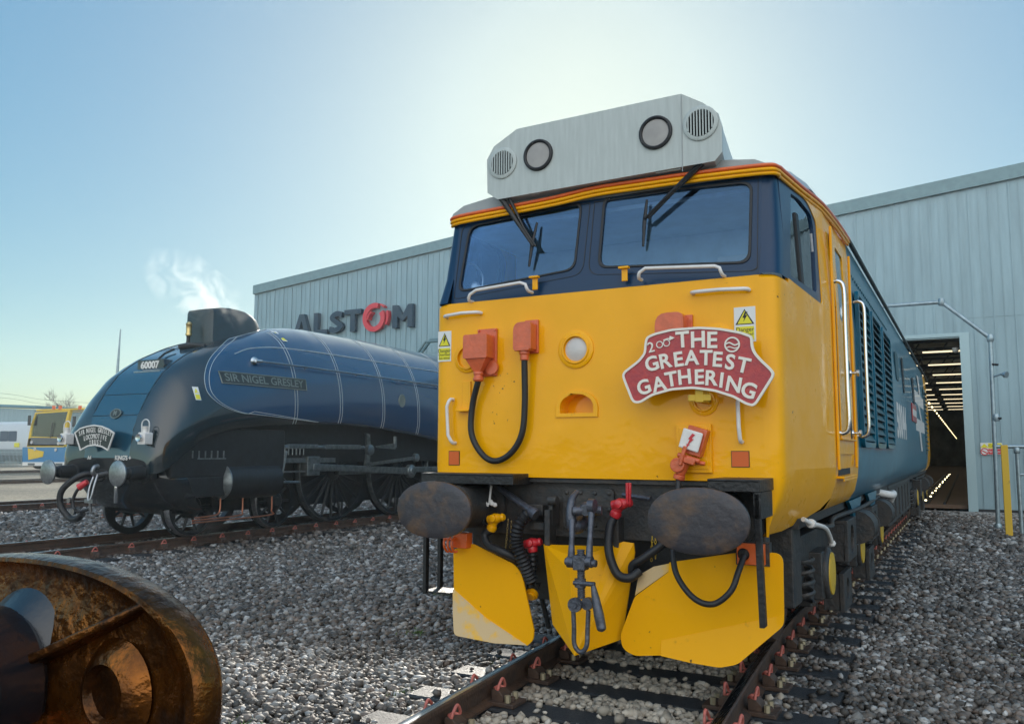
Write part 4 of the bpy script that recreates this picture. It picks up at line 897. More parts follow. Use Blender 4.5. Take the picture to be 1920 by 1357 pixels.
def cock(u, v, y, m, hu, hv, lever=None, s=1):
    c = F(u, v, y); q = MB().lathe(c, (1, 0, .2), [(-.055*s, .018*s), (-.05*s, .03*s), (-.02*s, .032*s), (0, .038*s), (.025*s, .032*s), (.05*s, .024*s), (.06*s, .028*s), (.075*s, .02*s)], 14)
    d = F(hu, hv, y); q.cyl(c, d, .030*s, 12, .026*s); q.lathe(d, (c-d), [(-.01, .031*s), (.015, .036*s), (.03, .031*s)], 14)
    q.lathe(c, (0, -1, .1), [(0, .03*s), (.045*s, .026*s), (.05*s, .012*s)], 12)
    if lever: a = F(*lever[0], y-.03); b = F(*lever[1], y-.03); q.cyl(a, b, .009, 8, .011); q.cyl(a+V((.014, .01, 0)), b+V((.014, .01, 0)), .008, 8, .010)
    q.build('brake_cock', M[m], loco, smooth=40, bevel=.002)
cock(1163, 945, .46, 'red', 1153, 966, ((1176, 945), (1176, 905)), 1.05)
cock(928, 972, .46, 'yellow', 921, 992, None, 1.0)
hose([(921, 993, .46), (908, 1003, .44), (916, 1022, .42), (943, 1035, .42), (968, 1046, .46)], .0275)
hose([(922, 985, .5), (908, 980, .47), (912, 962, .46), (918, 945, .45)], .012, 'rubber', 'air_hose')
wt = MB().tube([F(921, 910, .5), F(918, 938, .46)], .008, 8)
for du, dv in ((-8, 5), (-2, 8), (5, 6), (10, 8), (2, 2)): wt.lathe(F(918+du, 938+dv, .45), (.3, -1, .4), [(-.014, .005), (-.006, .016), (.006, .015), (.014, .004)], 8)
wt.build('white_rag', M['white'], loco)
hose([(1000, 962, .52), (985, 968, .46), (972, 985, .42), (968, 1015, .42), (980, 1050, .44), (997, 1090, .5)], .046, 'rubber', 'heating_hose', .024)
MB().cyl(F(936, 914, .56), F(994, 956, .45), .021, 12, .026).lathe(F(994, 956, .45), (1, -.2, -.6), [(0, .03), (.02, .038), (.06, .038)], 12).build('heating_pipe', M['darksteel'], loco)
MB().cbox(F(1006, 955, .55), (.13, .08, .07)).cbox(F(1010, 985, .55), (.11, .07, .05)).build('pipe_bracket', M['frame'], loco, smooth=0, bevel=.005)
cock(997, 1018, .52, 'red', 999, 1032, None, 1.0); hose([(999, 1036, .52), (999, 1060, .52), (996, 1088, .54), (992, 1108, .56)], .031, 'rubber', 'heating_hose', .03)
MB().lathe(F(998, 1111, .56), (0, -.8, -.6), [(-.02, .025), (0, .045), (.02, .045), (.022, .03), (.04, .03)], 14).build('hose_end', M['yellow'], loco)
MB().box((F(905, 935, .6).x-.006, .585, F(905, 965, .6).z), (F(905, 935, .6).x+.006, .61, F(905, 935, .6).z)).build('cock_lever', M['yellow'], loco, smooth=0)
def chain(u0, v0, u1, v1, y, m='brass'):
    a, b = F(u0, v0, y), F(u1, v1, y); n = int((a-b).length/.017); q = MB()
    for i in range(n):
        c = a.lerp(b, i/n); h = .011; w = .006; dx = (1, 0, 0) if i % 2 else (0, 1, 0)
        q.tube([c+V(dx)*w*math.cos(t)+V((0, 0, h*math.sin(t))) for t in [k*math.pi/4 for k in range(9)]], .0018, 5)
    q.build('chain', M[m], loco)
chain(953, 975, 948, 1030, .5); chain(959, 978, 957, 1030, .52); chain(1223, 1008, 1221, 1055, .45, 'post'); chain(1229, 1010, 1229, 1050, .45, 'post')
MB().cyl(F(1168, 927, .55), F(1220, 935, .5), .016, 10).build('brake_pipe', M['darksteel'], loco)
for u in (1027, 1156): 
    a, b = F(u-4, 955 if u < 1100 else 970, .48), F(u+6, 1022 if u < 1100 else 1028, .48)
    MB().box((a.x, .46, b.z), (b.x, .56, a.z)).build('plough_hanger', M['frame'], loco, smooth=0, bevel=.003)
MB().lathe(F(1037, 938, .5), (1, 0, 0), [(-.03, .03), (.03, .03)], 14).box((F(1032, 938, .5).x-.01, .5, F(1032, 985, .5).z), (F(1032, 938, .5).x+.015, .6, F(1032, 938, .5).z)).build('lifting_eye', M['frame'], loco)
# dummy coupling clips under the left buffer and socket box on the right
c = F(850, 1018, .40); q = MB().cbox(c+V((.05, .04, .02)), (.11, .08, .10))
for dx in (-.045, -.015, .015): q.tube(cr([c+V((dx, -.01, .04)), c+V((dx, -.045, .02)), c+V((dx+.004, -.05, -.02)), c+V((dx+.008, -.02, -.055)), c+V((dx+.02, 0, -.05))], 4), .009, 8)
q.cyl(c+V((-.06, -.03, .03)), c+V((.02, -.03, .03)), .01, 8).build('jumper_receptacle', M['orange'], loco, smooth=40, bevel=.004)
c = F(1410, 1041, .36); q = MB().plate([(c.x-.08, c.z-.05), (c.x+.07, c.z-.05), (c.x+.07, c.z+.065), (c.x-.08, c.z+.065)], [circ(c.x-.045, c.z+.005, .035, 16)], lambda a, b, t: V((a, .34+t, b)), .05)
q.build('jumper_receptacle', M['orange'], loco, smooth=30, bevel=.005); MB().box((c.x-.1, .395, c.z-.06), (c.x+.09, .46, c.z+.07)).build('receptacle_back', M['frame'], loco, smooth=0)
MB().lathe((c.x-.045, .38, c.z+.005), (0, -1, 0), [(0, .034), (.03, .034), (.035, .02)], 14).build('cable_gland', M['rubber'], loco)
# plough blades
def blade(px, y0, y1x, th=.012, creases=(), nm='snow_plough_blade', m='yellow_dull'):
    pass
def bl(pts, rad, yfun, nm, m, lab=None):
    o = rpoly(pts, rad, 5); ob = MB().plate(o, [], lambda a, b, t: V((a, yfun(a, b)+t, b)), .012).build(nm, M[m], loco, smooth=20)
    if lab: ob['label'] = lab
    return ob
def pxs(L, y): return [FP(u, v, y) for u, v in L]
yr = .40
upR = pxs([(1192, 1082), (1253, 1060), (1380, 1030), (1470, 1040), (1470, 1166)], yr); crs = pxs([(1470, 1166), (1168, 1230)], yr)
lo = lambda k: (lambda a, b: k)
R_up = pxs([(1190, 1118), (1253, 1072), (1255, 1054), (1380, 1036), (1468, 1036), (1470, 1152), (1240, 1200), (1240, 1228), (1190, 1229), (1167, 1216), (1163, 1190)], yr)
bl(R_up, [.02, 0, 0, 0, .06, 0, 0, 0, .03, .04, .03], lambda a, b: yr, 'snow_plough_blade', 'yellow_dull', 'yellow snow plough blade under the right hand buffer')
zc0 = FP(1240, 1200, yr); zc1 = FP(1470, 1152, yr)
lowr = pxs([(1470, 1152), (1470, 1172), (1385, 1243), (1352, 1249), (1295, 1240), (1240, 1228), (1240, 1200)], yr)
def yl(a, b):
    zl = zc0[1]+(a-zc0[0])*(zc1[1]-zc0[1])/(zc1[0]-zc0[0]); return yr-.001-(max(0, zl-b))*.14
bl(lowr, [0, .03, .03, .03, 0, 0, 0], yl, 'plough_lower_edge', 'yellow_dull')
fold = pxs([(1190, 1116), (1253, 1071), (1255, 1056), (1225, 1062), (1197, 1078)], yr)
bl(fold, [0, 0, 0, 0, 0], lambda a, b: yr+.004, 'plough_folded_corner', 'primer')
yl_ = .46
L_up = pxs([(850, 1030), (885, 1018), (965, 1058), (978, 1075), (1001, 1180), (1000, 1200), (988, 1210), (912, 1160), (851, 1104)], yl_)
bl(L_up, [.02, .03, .10, .05, 0, .05, 0, 0, 0], lambda a, b: yl_, 'snow_plough_blade', 'yellow_dull', 'yellow snow plough blade under the left hand buffer')
lowl = pxs([(849, 1102), (912, 1158), (988, 1209), (930, 1204), (858, 1188), (853, 1150)], yl_)
e0, e1 = lowl[0], lowl[2]
def yll(a, b):
    zl = e0[1]+(a-e0[0])*(e1[1]-e0[1])/(e1[0]-e0[0]); return yl_-.002-(max(0, zl-b))*.16
ob = bl(lowl, [.02, 0, 0, 0, .03, .02], yll, 'plough_folded_corner', 'primer'); 
def P3(u, v, y): return F(u, v, y)
cA, cB, cC = P3(1019, 1020, .48), P3(1078, 1045, .30), P3(1190, 1028, .52)
cD, cE, cF = P3(1077, 1229, .16), P3(1036, 1170, .42), P3(1166, 1198, .46)
fold1 = P3(1068, 1068, .27)
def slab(pts, m, nm, off=(0, .012, 0)): return MB().prism(pts, off).build(nm, M[m], loco, smooth=0)
slab([cA, fold1, cD, cE], 'yellow_dull', 'plough_centre_plate'); 
slab([fold1, cB+V((.0, .0, 0)), P3(1147, 1024, .46), P3(1168, 1015, .48), P3(1188, 1018, .50), P3(1190, 1036, .50), P3(1182, 1090, .48), cF, cD], 'yellow_dull', 'plough_centre_plate')
slab([cA, P3(1145, 1024, .50), cB, fold1], 'yellow_dull', 'plough_top_plate', (0, .004, -.01))
# guard bars / steps
a, b = P3(1418, 925, .19), P3(1430, 1174, .19)
MB().prism([a+V((-.02, 0, 0)), a+V((.014, 0, .0)), b+V((.018, 0, 0)), b+V((.008, 0, -.01)), b+V((-.018, 0, -.01))], (0, .04, 0)).build('footstep_bar', M['black'], loco, smooth=0, bevel=.003)
for x_, yy, u, vb in ((-1.2, .45, 798, 1112), (-1.2, .62, 825, 1105)):
    b = S(u, vb, x_); MB().box((x_-.012, b.y-.02, b.z), (x_+.012, b.y+.02, 1.2)).build('footstep_bar', M['black'], loco, smooth=0)
b0, b1 = S(798, 1110, -1.2), S(825, 1103, -1.2); MB().box((-1.22, b0.y, b0.z), (-1.0, b1.y, b0.z+.012)).build('footstep_tread', M['black'], loco, smooth=0)
# ------------------------------------------------------------------ doors, body side
def bodyprof(sg):
    return [(1.19, .99), (1.25, 1.02), (1.30, 1.10), (1.33, 1.22), (1.345, 1.4), (1.345, 2.5), (1.326, 2.85), (1.302, 3.285)]
for s in (1, -1):
    dr = MB().rings([[V((s*x, y, z)) for x, z in bodyprof(1)] for y in (1.88, 3.33)], cap=False, closed=False)
    dr.build('cab_door_bay', M['yellow'], loco, smooth=40)
    bs = MB().rings([[V((s*x, y, z)) for x, z in bodyprof(1)] for y in (3.33, 6, 9, 12, 15, 17.6)], cap=False, closed=False)
    bs.build('body_side', M['teal'], loco, smooth=40)
    rc_ = MB().rings([[V((s*(x if y < 19.9 else x*.9), y, z)) for x, z in bodyprof(1)] for y in (17.6, 19.0, 20.0, 20.2)], cap=False, closed=False)
    rc_.build('rear_cab_side', M['yellow'], loco, smooth=40)
    MB().tube([(s*1.33, 3.3, 3.31), (s*1.33, 20, 3.31)], .022, 8).build('gutter', M['black'], loco)
    X_ = lambda t: s*(1.345+t)
    def sp(u, v, x=1.345): p = S(u, v, x); return p.y, p.z
    # door panel with window
    a, b = sp(1569, 405), sp(1592, 812)
    dp = rpoly([(2.12, 1.42), (2.86, 1.42), (2.86, 2.5), (2.86, 3.12), (2.12, 3.12), (2.12, 2.5)], [.05, .05, 0, .05, .05, 0], 3)
    w0 = rpoly([(2.27, 2.46), (2.72, 2.42), (2.72, 3.02), (2.27, 3.02)], .06, 3)
    smp = lambda a, b, t: V((s*(1.345+lean(b)*.7+.004+t), a, b))
    MB().plate(dp, [w0], smp, .012).build('cab_door', M['yellow'], loco, smooth=0, bevel=.004)
    MB().plate(w0, [], lambda a, b, t: V((s*(1.345+lean(b)*.7+.003+t), a, b)), .004).build('door_window', M['sideglass'], loco, smooth=0)
    MB().plate(dp, [[(2.14+.0, 1.44), (2.84, 1.44), (2.84, 3.1), (2.14, 3.1)]], lambda a, b, t: V((s*(1.347+lean(b)*.7+t), a, b)), .001).build('door_gap', M['interior_dark'], loco, smooth=0)
    for yp in (1.93, 3.02): MB().box((min(X_(.002), X_(.022)), yp, 1.3), (max(X_(.002), X_(.022)), yp+.04, 3.1)).build('door_pillar', M['yellow'], loco, smooth=0, bevel=.006)
    for zz in (2.07, 1.58):
        MB().lathe((X_(.016), 2.78, zz), (s, 0, 0), [(0, .03), (.012, .028), (.014, .012), (.05, .012), (.052, .03), (.07, .03), (.075, .02)], 14).build('door_handle', M['chrome'], loco)
        MB().lathe((X_(.012), 2.72, zz+.02), (s, 0, 0), [(0, .055), (.006, .055)], 18, ez=1.5).build('handle_pocket', M['interior_dark'], loco)
    for yy, zt_, zb_ in ((1.97, 2.68, 1.57), (3.36, 2.75, 1.57)):
        P = cr([(X_(0), yy, zt_), (X_(.05), yy, zt_+.005), (X_(.085), yy, zt_-.05), (X_(.085), yy, zt_-.3), (X_(.085), yy, (zt_+zb_)/2), (X_(.085), yy, zb_+.3), (X_(.085), yy, zb_+.05), (X_(.05), yy, zb_-.005), (X_(0), yy, zb_)], 4)
        MB().tube(P, .016, 12).build('door_handrail', M['chrome'], loco, smooth=70)
    # steps
    a, b = sp(1565, 852), sp(1594, 878)
    MB().box((min(s*1.24, s*1.337), 2.05, 1.255), (max(s*1.24, s*1.337), 2.75, 1.40)).build('step_recess', M['interior_dark'], loco, smooth=0)
    MB().box((min(s*1.353, s*1.362), 2.0, 1.41), (max(s*1.353, s*1.362), 2.82, 1.515)).box((min(s*1.353, s*1.385), 2.0, 1.516), (max(s*1.353, s*1.385), 2.82, 1.53)).build('step_fascia', M['yellow'], loco, smooth=0, bevel=.004)
    MB().box((min(s*1.28, s*1.385), 1.98, 1.235), (max(s*1.28, s*1.385), 2.78, 1.252)).box((min(s*1.377, s*1.385), 1.98, 1.215), (max(s*1.377, s*1.385), 2.78, 1.234)).build('footstep', M['yellow'], loco, smooth=0, bevel=.004)
    # big grilles
    for ga, gb in ((3.50, 4.55), (4.75, 5.75), (5.98, 7.15)):
        o = rpoly([(ga, 1.47), (gb, 1.47), (gb, 2.90), (ga, 2.90)], .12, 4); i_ = rpoly([(ga+.05, 1.52), (gb-.05, 1.52), (gb-.05, 2.85), (ga+.05, 2.85)], .09, 4)
        fm = MB().plate(o, [i_], lambda a, b, t: V((s*(1.347+lean(b)*.4+t), a, b)), .035); fm.build('grille_frame', M['teal'], loco, smooth=30, bevel=.006)
        MB().plate(i_, [], lambda a, b, t: V((s*(1.346+lean(b)*.4+t), a, b)), .002).build('grille_backing', M['interior_dark'], loco, smooth=0)
        lv = MB(); nl = 17
        for k in range(nl):
            z = 1.56+(2.80-1.56)*k/(nl-1)+.0; y0_, y1_ = ga+.055, gb-.055
            xo = lambda zz, t: s*(1.349+lean(zz)*.4+t)
            lv.add([(xo(z, .032), y0_, z-.030), (xo(z, .032), y1_, z-.030), (xo(z, 0), y1_, z+.028), (xo(z, 0), y0_, z+.028), (xo(z, .034), y0_, z-.026), (xo(z, .034), y1_, z-.026), (xo(z, .004), y1_, z+.034), (xo(z, .004), y0_, z+.034)], [(0, 1, 2, 3), (4, 5, 6, 7), (0, 1, 5, 4), (3, 2, 6, 7), (0, 3, 7, 4), (1, 2, 6, 5)])
        lv.build('louvre', M['teal_dark'], loco, smooth=0)
    rv = MB()
    for k in range(26): rv.lathe((s*(1.345+lean(3.02)), 3.5+k*.15, 3.02), (s, 0, 0), [(0, .016), (.008, .014), (.012, .006)], 8)
    rv.build('rivet_row', M['teal_dark'], loco)
    for ya, yb, za, zb_, kind in ((8.2, 8.75, 2.45, 2.85, 'g'), (9.6, 9.95, 2.35, 2.9, 'w'), (12.2, 12.7, 2.3, 2.8, 'w')):
        o = rpoly([(ya, za), (yb, za), (yb, zb_), (ya, zb_)], .12, 4)
        MB().plate(o, [], lambda a, b, t: V((s*(1.347+lean(b)*.4+t), a, b)), .008).build('body_window' if kind == 'w' else 'small_grille', M['rubber'] if kind == 'w' else M['teal_dark'], loco, smooth=0)
    for k, (ga, gb) in enumerate(((16.6, 17.5),)):
        lv = MB().plate([(ga, 1.4), (gb, 1.4), (gb, 2.9), (ga, 2.9)], [], lambda a, b, t: V((s*(1.347+lean(b)*.4+t), a, b)), .01)
        for j in range(14): lv.box((min(X_(.012), X_(.04)), ga+.05, 1.48+j*.1), (max(X_(.012), X_(.04)), gb-.05, 1.50+j*.1))
        lv.build('small_grille', M['teal_dark'], loco, smooth=0)
    tm = text_mesh('50044', .66, basis((s*1.3485, 9.0, 1.85), (0, s, 0), (0, 0, 1)), .001, .022, 1.2); tm.build('running_number', M['white'], loco, smooth=0)
    MB().box((min(X_(.004), X_(.02)), 11.6, 1.98), (max(X_(.004), X_(.02)), 12.9, 2.3)).build('nameplate', M['maroon'], loco, smooth=0, bevel=.006)
    MB().box((min(X_(.0205), X_(.024)), 11.66, 2.08), (max(X_(.0205), X_(.024)), 12.84, 2.2)).build('nameplate_lettering', M['white'], loco, smooth=0)
    lgm = lambda a, b, t: V((s*(1.347+lean(b)*.4+t), a, b))
    lg = MB().plate([(12.9, 2.38), (16.4, 2.38), (16.4, 2.62), (15.3, 2.62), (14.8, 3.0), (14.2, 3.0), (14.7, 2.62), (12.9, 2.62)] , [], lgm, .002).plate([(12.9, 1.85), (16.4, 1.85), (16.4, 2.09), (12.9, 2.09)], [], lgm, .002)
    lg.plate([(13.9, 2.38), (14.5, 2.38), (15.4, 2.09), (14.8, 2.09)], [], lambda a, b, t: lgm(a, b, t+.0), .002).plate([(14.0, 1.85), (14.6, 1.85), (15.1, 1.46), (14.5, 1.46)], [], lgm, .002)
    lg.build('double_arrow_logo', M['white'], loco, smooth=0)
    st = MB().plate([(7.5, 1.40), (10.4, 1.40), (10.4, 1.52), (7.5, 1.52)], [], lgm, .0015)
MB().box((-1.19, 1.2, .93), (1.19, 20.0, .995)).build('underframe', M['frame'], loco, smooth=0)
MB().box((-1.2, 20.1, 1.0), (1.2, 20.2, 3.2)).build('rear_end', M['yellow'], loco, smooth=0)
for s in (-1, 1): MB().lathe((s*.8635, 20.2, 1.05), (0, 1, 0), [(0, .15), (.3, .13), (.31, .1), (.58, .1), (.6, .28)], 20).build('rear_buffer', M['frame'], loco)
# ------------------------------------------------------------------ bogies and undergear
def bogie(yc, flip=1):
    for s in (-1, 1):
        sx = lambda a, b: (min(s*a, s*b), max(s*a, s*b))
        q = MB(); x0, x1 = sx(1.00, 1.12)
        q.box((x0, yc-2.75, .60), (x1, yc+2.75, .84)); q.box((x0, yc-2.75, .50), (x1, yc-2.45, .62))
        for w in (-2.05, 0, 2.05):
            y = yc+w; q.box((sx(1.0, 1.16)[0], y-.42, .34), (sx(1.0, 1.16)[1], y-.28, .62)); q.box((sx(1.0, 1.16)[0], y+.28, .34), (sx(1.0, 1.16)[1], y+.42, .62))
        q.build('bogie_frame', M['frame'], loco, smooth=0, bevel=.01)
        for w in (-2.05, 0, 2.05):
            y = yc+w
            MB().cbox((s*1.10, y, .53), (.22, .42, .34)).lathe((s*1.20, y, .53), (s, 0, 0), [(0, .19), (.035, .185), (.045, .165)], 28).build('axle_box', M['frame'], loco, smooth=40, bevel=.01)
            MB().lathe((s*1.245, y, .53), (s, 0, 0), [(0, .155), (.008, .153), (.01, .14)], 28).build('axle_box_cover', M['post'], loco)
            sp_ = MB()
            for dy in (-.5, .5):
                P = [V((s*1.12+.07*math.cos(t), y+dy+.07*math.sin(t), .38+.012*t)) for t in [k*.5 for k in range(52)]]
                MB().tube(P, .016, 6).build('coil_spring', M['frame'], loco, smooth=60)
            MB().lathe((s*.72, y, .5455), (s, 0, 0), [(-.03, .572), (0, .572), (.004, .552), (.10, .5455), (.125, .53), (.127, .46), (.11, .44), (.10, .2), (.16, .12), (.25, .1), (.32, .09)], 40).build('wheel', M['rust'], loco, smooth=35)
            MB().cbox((s*.80, y-.62*flip, .50), (.14, .08, .42)).build('brake_block', M['frame'], loco, smooth=0, bevel=.01)
        # boxy brake hangers with lightening holes
        for y in (yc-.95, yc+1.1):
            bx_ = MB().plate([(y-.30, .52), (y+.30, .52), (y+.30, .86), (y-.30, .86)], [circ(y, .69, .12, 18, 1, 1)], lambda a, b, t: V((s*(1.27-t), a, b)), .03)
            bx_.box((sx(1.12, 1.26)[0], y-.30, .83), (sx(1.12, 1.26)[1], y+.30, .86)).box((sx(1.12, 1.24)[0], y-.30, .52), (sx(1.12, 1.24)[1], y-.27, .83)).build('equipment_box', M['frame'], loco, smooth=0, bevel=.006)
            bx_ = MB().plate([(y-.25, .10), (y+.25, .10), (y+.25, .42), (y-.25, .42)], [circ(y, .27, .09, 18, 1, 1)], lambda a, b, t: V((s*(1.22-t), a, b)), .04)
            bx_.box((sx(1.05, 1.179)[0], y-.24, .11), (sx(1.05, 1.179)[1], y-.2, .41)).build('sandbox_plate', M['frame'], loco, smooth=0, bevel=.006)
            MB().cyl((s*1.25, y+.55, .74), (s*1.25, y+.95, .74), .15, 18).lathe((s*1.25, y+.95, .74), (0, 1, 0), [(0, .16), (.03, .16), (.05, .06), (.12, .05)], 18).build('brake_cylinder', M['frame'], loco)
        MB().tube(cr([(s*1.0, yc-2.6, .95), (s*1.25, yc-2.2, .88), (s*1.2, yc-1.5, .9), (s*1.25, yc, .9), (s*1.2, yc+2.4, .9)], 6), .02, 8).build('air_pipe', M['frame'], loco)
        MB().box((sx(.95, 1.15)[0], yc-3.05, .42), (sx(.95, 1.15)[1], yc-2.76, .95)).build('bogie_headstock', M['frame'], loco, smooth=0, bevel=.01)
        MB().cyl((s*.78, yc-2.9, .42), (s*.76, yc-2.75, .06), .02, 8).build('sand_pipe', M['frame'], loco)
    MB().box((-.9, yc-2.9, .3), (.9, yc+2.9, .75)).build('traction_motor', M['a4frame'], loco, smooth=0)
bogie(4.25); bogie(16.4, -1)
P = [S(1506, 973, 1.22), S(1521, 981, 1.25), S(1533, 984, 1.27), S(1548, 990, 1.28), S(1556, 1005, 1.28), S(1560, 1018, 1.28)]
MB().tube(cr(P, 5), .016, 10).lathe(P[1], (P[2]-P[1]), [(-.02, .018), (-.015, .03), (.02, .03), (.025, .018)], 10).lathe(P[-1], (0, 0, -1), [(-.02, .018), (0, .028), (.02, .018)], 10).build('white_air_hose', M['white'], loco, smooth=60)
for s in (-1, 1):
    X2 = s*1.22
    for yy in (3.45, 5.0):
        o = [(yy-.05, 1.0), (yy+.95, 1.0), (yy+.70, .86), (yy+.62, .62), (yy+.50, .56), (yy+.38, .62), (yy+.34, .80), (yy+.1, .95)]
        MB().plate(rpoly(o, .06, 4), [circ(yy+.5, .66, .04, 14)], lambda a, b, t: V((s*(1.24-t), a, b)), .03).build('lifting_bracket', M['teal'], loco, smooth=30)
    MB().box((min(s*1.21, s*1.05), 8.0, .42), (max(s*1.21, s*1.05), 12.6, .98)).build('battery_box', M['frame'], loco, smooth=0, bevel=.03)
    rb = MB()
    for k in range(6): rb.box((min(s*1.2, s*1.225), 8.3+k*.7, .5), (max(s*1.2, s*1.225), 8.4+k*.7, .9))
    rb.build('box_rib', M['frame'], loco, smooth=0)
    MB().tube(cr([(s*1.1, 6.9, .95), (s*1.3, 7.1, .9), (s*1.3, 7.45, .9), (s*1.25, 7.6, .8)], 5), .045, 12).build('exhaust_pipe', M['white'], loco)
MB().box((-.95, 7.8, .3), (.95, 12.8, .95)).build('fuel_tank', M['frame'], loco, smooth=0, bevel=.03)
# ------------------------------------------------------------------ headboard
HY2 = YF-.17
outl = [(1168, 703), (1172, 696), (1198, 676), (1209, 662), (1210, 645), (1213, 632), (1228, 625), (1260, 617), (1311, 613), (1350, 615), (1390, 622), (1412, 630), (1413, 650), (1418, 662), (1430, 675), (1448, 692), (1453, 700), (1451, 708), (1420, 757), (1413, 762), (1400, 759), (1375, 745), (1340, 734), (1300, 729), (1260, 732), (1225, 742), (1202, 756), (1191, 756), (1185, 750), (1170, 712)]
op = [FP(u, v, HY2) for u, v in outl]; op = rpoly(op, .02, 3)
cx0 = sum(p[0] for p in op)/len(op); cz0 = sum(p[1] for p in op)/len(op)
def inset(poly, d):
    n = len(poly); out = []
    for i in range(n):
        a, p, b = V(poly[i-1]), V(poly[i]), V(poly[(i+1) % n]); t1 = (p-a).normalized(); t2 = (b-p).normalized(); t = (t1+t2).normalized(); nr = V((-t.y, t.x)); out.append(tuple(p+nr*d/max(.6, t.dot(t1))))
    return out
ar = sum(op[i-1][0]*op[i][1]-op[i][0]*op[i-1][1] for i in range(len(op)))
if ar < 0: op = op[::-1]
ip = inset(op, .014)
hbd = empty('locomotive_headboard', (cx0, HY2, cz0), 'large red curved headboard with cream letters THE GREATEST GATHERING on the diesel nose', 'headboard')
MB().plate(op, [ip], XF(HY2), .018).build('rim', M['cream'], hbd, smooth=30, bevel=.003)
MB().plate(inset(op, .012), [], XF(HY2+.004), .014).build('board', M['maroon'], hbd, smooth=0)
MB().cbox((F(1310, 745, HY2).x, HY2+.09, F(1310, 738, HY2).z), (.05, .16, .10)).cbox((F(1310, 745, HY2).x, HY2+.02, F(1310, 745, HY2).z), (.14, .015, .04)).build('mounting_bracket', M['post'], hbd, smooth=0, bevel=.004)
def arctext(chars, size, bold, par, m, y, ext=.006, nm='letter'):
    for ch, (u, v), ang in chars:
        p = F(u, v, y); a = R(ang); text_mesh(ch, size, basis((p.x, y-ext*.0, p.z), (math.cos(a), 0, math.sin(a)), (-math.sin(a), 0, math.cos(a))), ext, bold).build(nm, M[m], par, smooth=0)
ty = HY2-.012
L1 = [('T', (1280, 638), 2), ('H', (1309, 638), 0), ('E', (1335, 639), -2)]
L2 = [('G', (1223, 683), 14), ('R', (1247, 678), 10), ('E', (1272, 675), 6), ('A', (1297, 672), 1), ('T', (1324, 672), -3), ('E', (1345, 675), -6), ('S', (1369, 680), -10), ('T', (1394, 686), -15)]
L3 = [('G', (1208, 727), 17), ('A', (1235, 720), 12), ('T', (1259, 711), 8), ('H', (1284, 707), 4), ('E', (1310, 708), 0), ('R', (1333, 709), -4), ('I', (1353, 714), -8), ('N', (1376, 720), -12), ('G', (1403, 732), -19)]
L3 = [('G', (1208, 727), 17), ('A', (1236, 721), 12), ('T', (1259, 712), 8), ('H', (1284, 708), 4), ('E', (1311, 708), 0), ('R', (1333, 710), -4), ('I', (1353, 714), -8), ('N', (1376, 722), -12), ('G', (1404, 733), -19)]
arctext(L1, .136, .0030, hbd, 'cream', ty); arctext(L2, .124, .0030, hbd, 'cream', ty); arctext(L3, .124, .0030, hbd, 'cream', ty)
arctext([('2', (1221, 652), 10), ], .09, .0005, hbd, 'cream', ty, nm='anniversary_emblem')
e = MB()
for u, v, r in ((1237, 646, .022), (1250, 643, .022)): c = F(u, v, ty); e.plate(circ(c.x, c.z, r), [circ(c.x, c.z, r*.75)], XF(ty), .004)
c = [F(*q, ty) for q in ((1244, 638), (1252, 635), (1262, 635))]; e.plate(strip([(p.x, p.z) for p in c], .007), [], XF(ty-.001), .004)
c = F(1258, 635, ty); e.plate([(c.x-.01, c.z-.012), (c.x+.025, c.z+.004), (c.x-.006, c.z+.018)], [], XF(ty-.002), .004); e.build('anniversary_emblem', M['cream'], hbd, smooth=0)
c = F(1373, 646, ty); e = MB().plate(circ(c.x, c.z, .046), [circ(c.x, c.z, .037)], XF(ty), .006)
sq = [(c.x-.036+.072*k/10, c.z+.008*math.sin(k/10*6.28)+.004) for k in range(11)]; e.plate(strip(sq, .008), [], XF(ty-.001), .006)
sq = [(c.x-.033+.066*k/10, c.z-.018+.005*math.sin(k/10*6.28)) for k in range(11)]; e.plate(strip(sq, .006), [], XF(ty-.001), .006); e.build('round_emblem', M['cream'], hbd, smooth=0)
# ------------------------------------------------------------------ streamlined steam locomotive
AX = -10.1
a4 = empty('steam_locomotive', (AX, 4.3, 0), 'garter blue streamlined steam locomotive with black wedge nose standing on the next track', 'locomotive')
# stations: y, sheet half width, top z, side x, side z, skirt z
ST = [(4.30, .52, 1.30, .98, 1.20, 1.05), (4.31, .53, 1.45, 1.05, 1.26, 1.05), (4.34, .54, 1.69, 1.14, 1.34, 1.06), (4.42, .56, 1.99, 1.21, 1.44, 1.09), (4.52, .565, 2.20, 1.25, 1.52, 1.16), (4.64, .56, 2.42, 1.28, 1.60, 1.26),
      (4.85, .55, 2.71, 1.31, 1.70, 1.43), (5.05, .54, 2.88, 1.32, 1.78, 1.56), (5.3, .53, 3.05, 1.335, 1.86, 1.67), (5.75, .52, 3.27, 1.345, 1.95, 1.78), (6.2, .46, 3.44, 1.355, 2.02, 1.85), (6.8, .36, 3.63, 1.36, 2.10, 1.90),
      (7.4, .24, 3.80, 1.36, 2.16, 1.93), (8.0, .12, 3.90, 1.36, 2.2, 1.96), (8.6, .03, 3.945, 1.36, 2.22, 1.97), (9.3, .01, 3.955, 1.36, 2.22, 1.95), (10.2, .01, 3.95, 1.36, 2.2, 1.89), (11.2, .01, 3.94, 1.36, 2.15, 1.80), (12.2, .01, 3.93, 1.36, 2.1, 1.68), (13.4, .01, 3.92, 1.36, 2.05, 1.58), (14.6, .01, 3.92, 1.36, 2.0, 1.52)]
def sta(y):
    if y <= ST[0][0]: return ST[0][1:]
    for a, b in zip(ST[:-1], ST[1:]):
        if y <= b[0]:
            t = (y-a[0])/(b[0]-a[0]); return tuple(blend(p, q, t) for p, q in zip(a[1:], b[1:]))
    return ST[-1][1:]
NT = 14
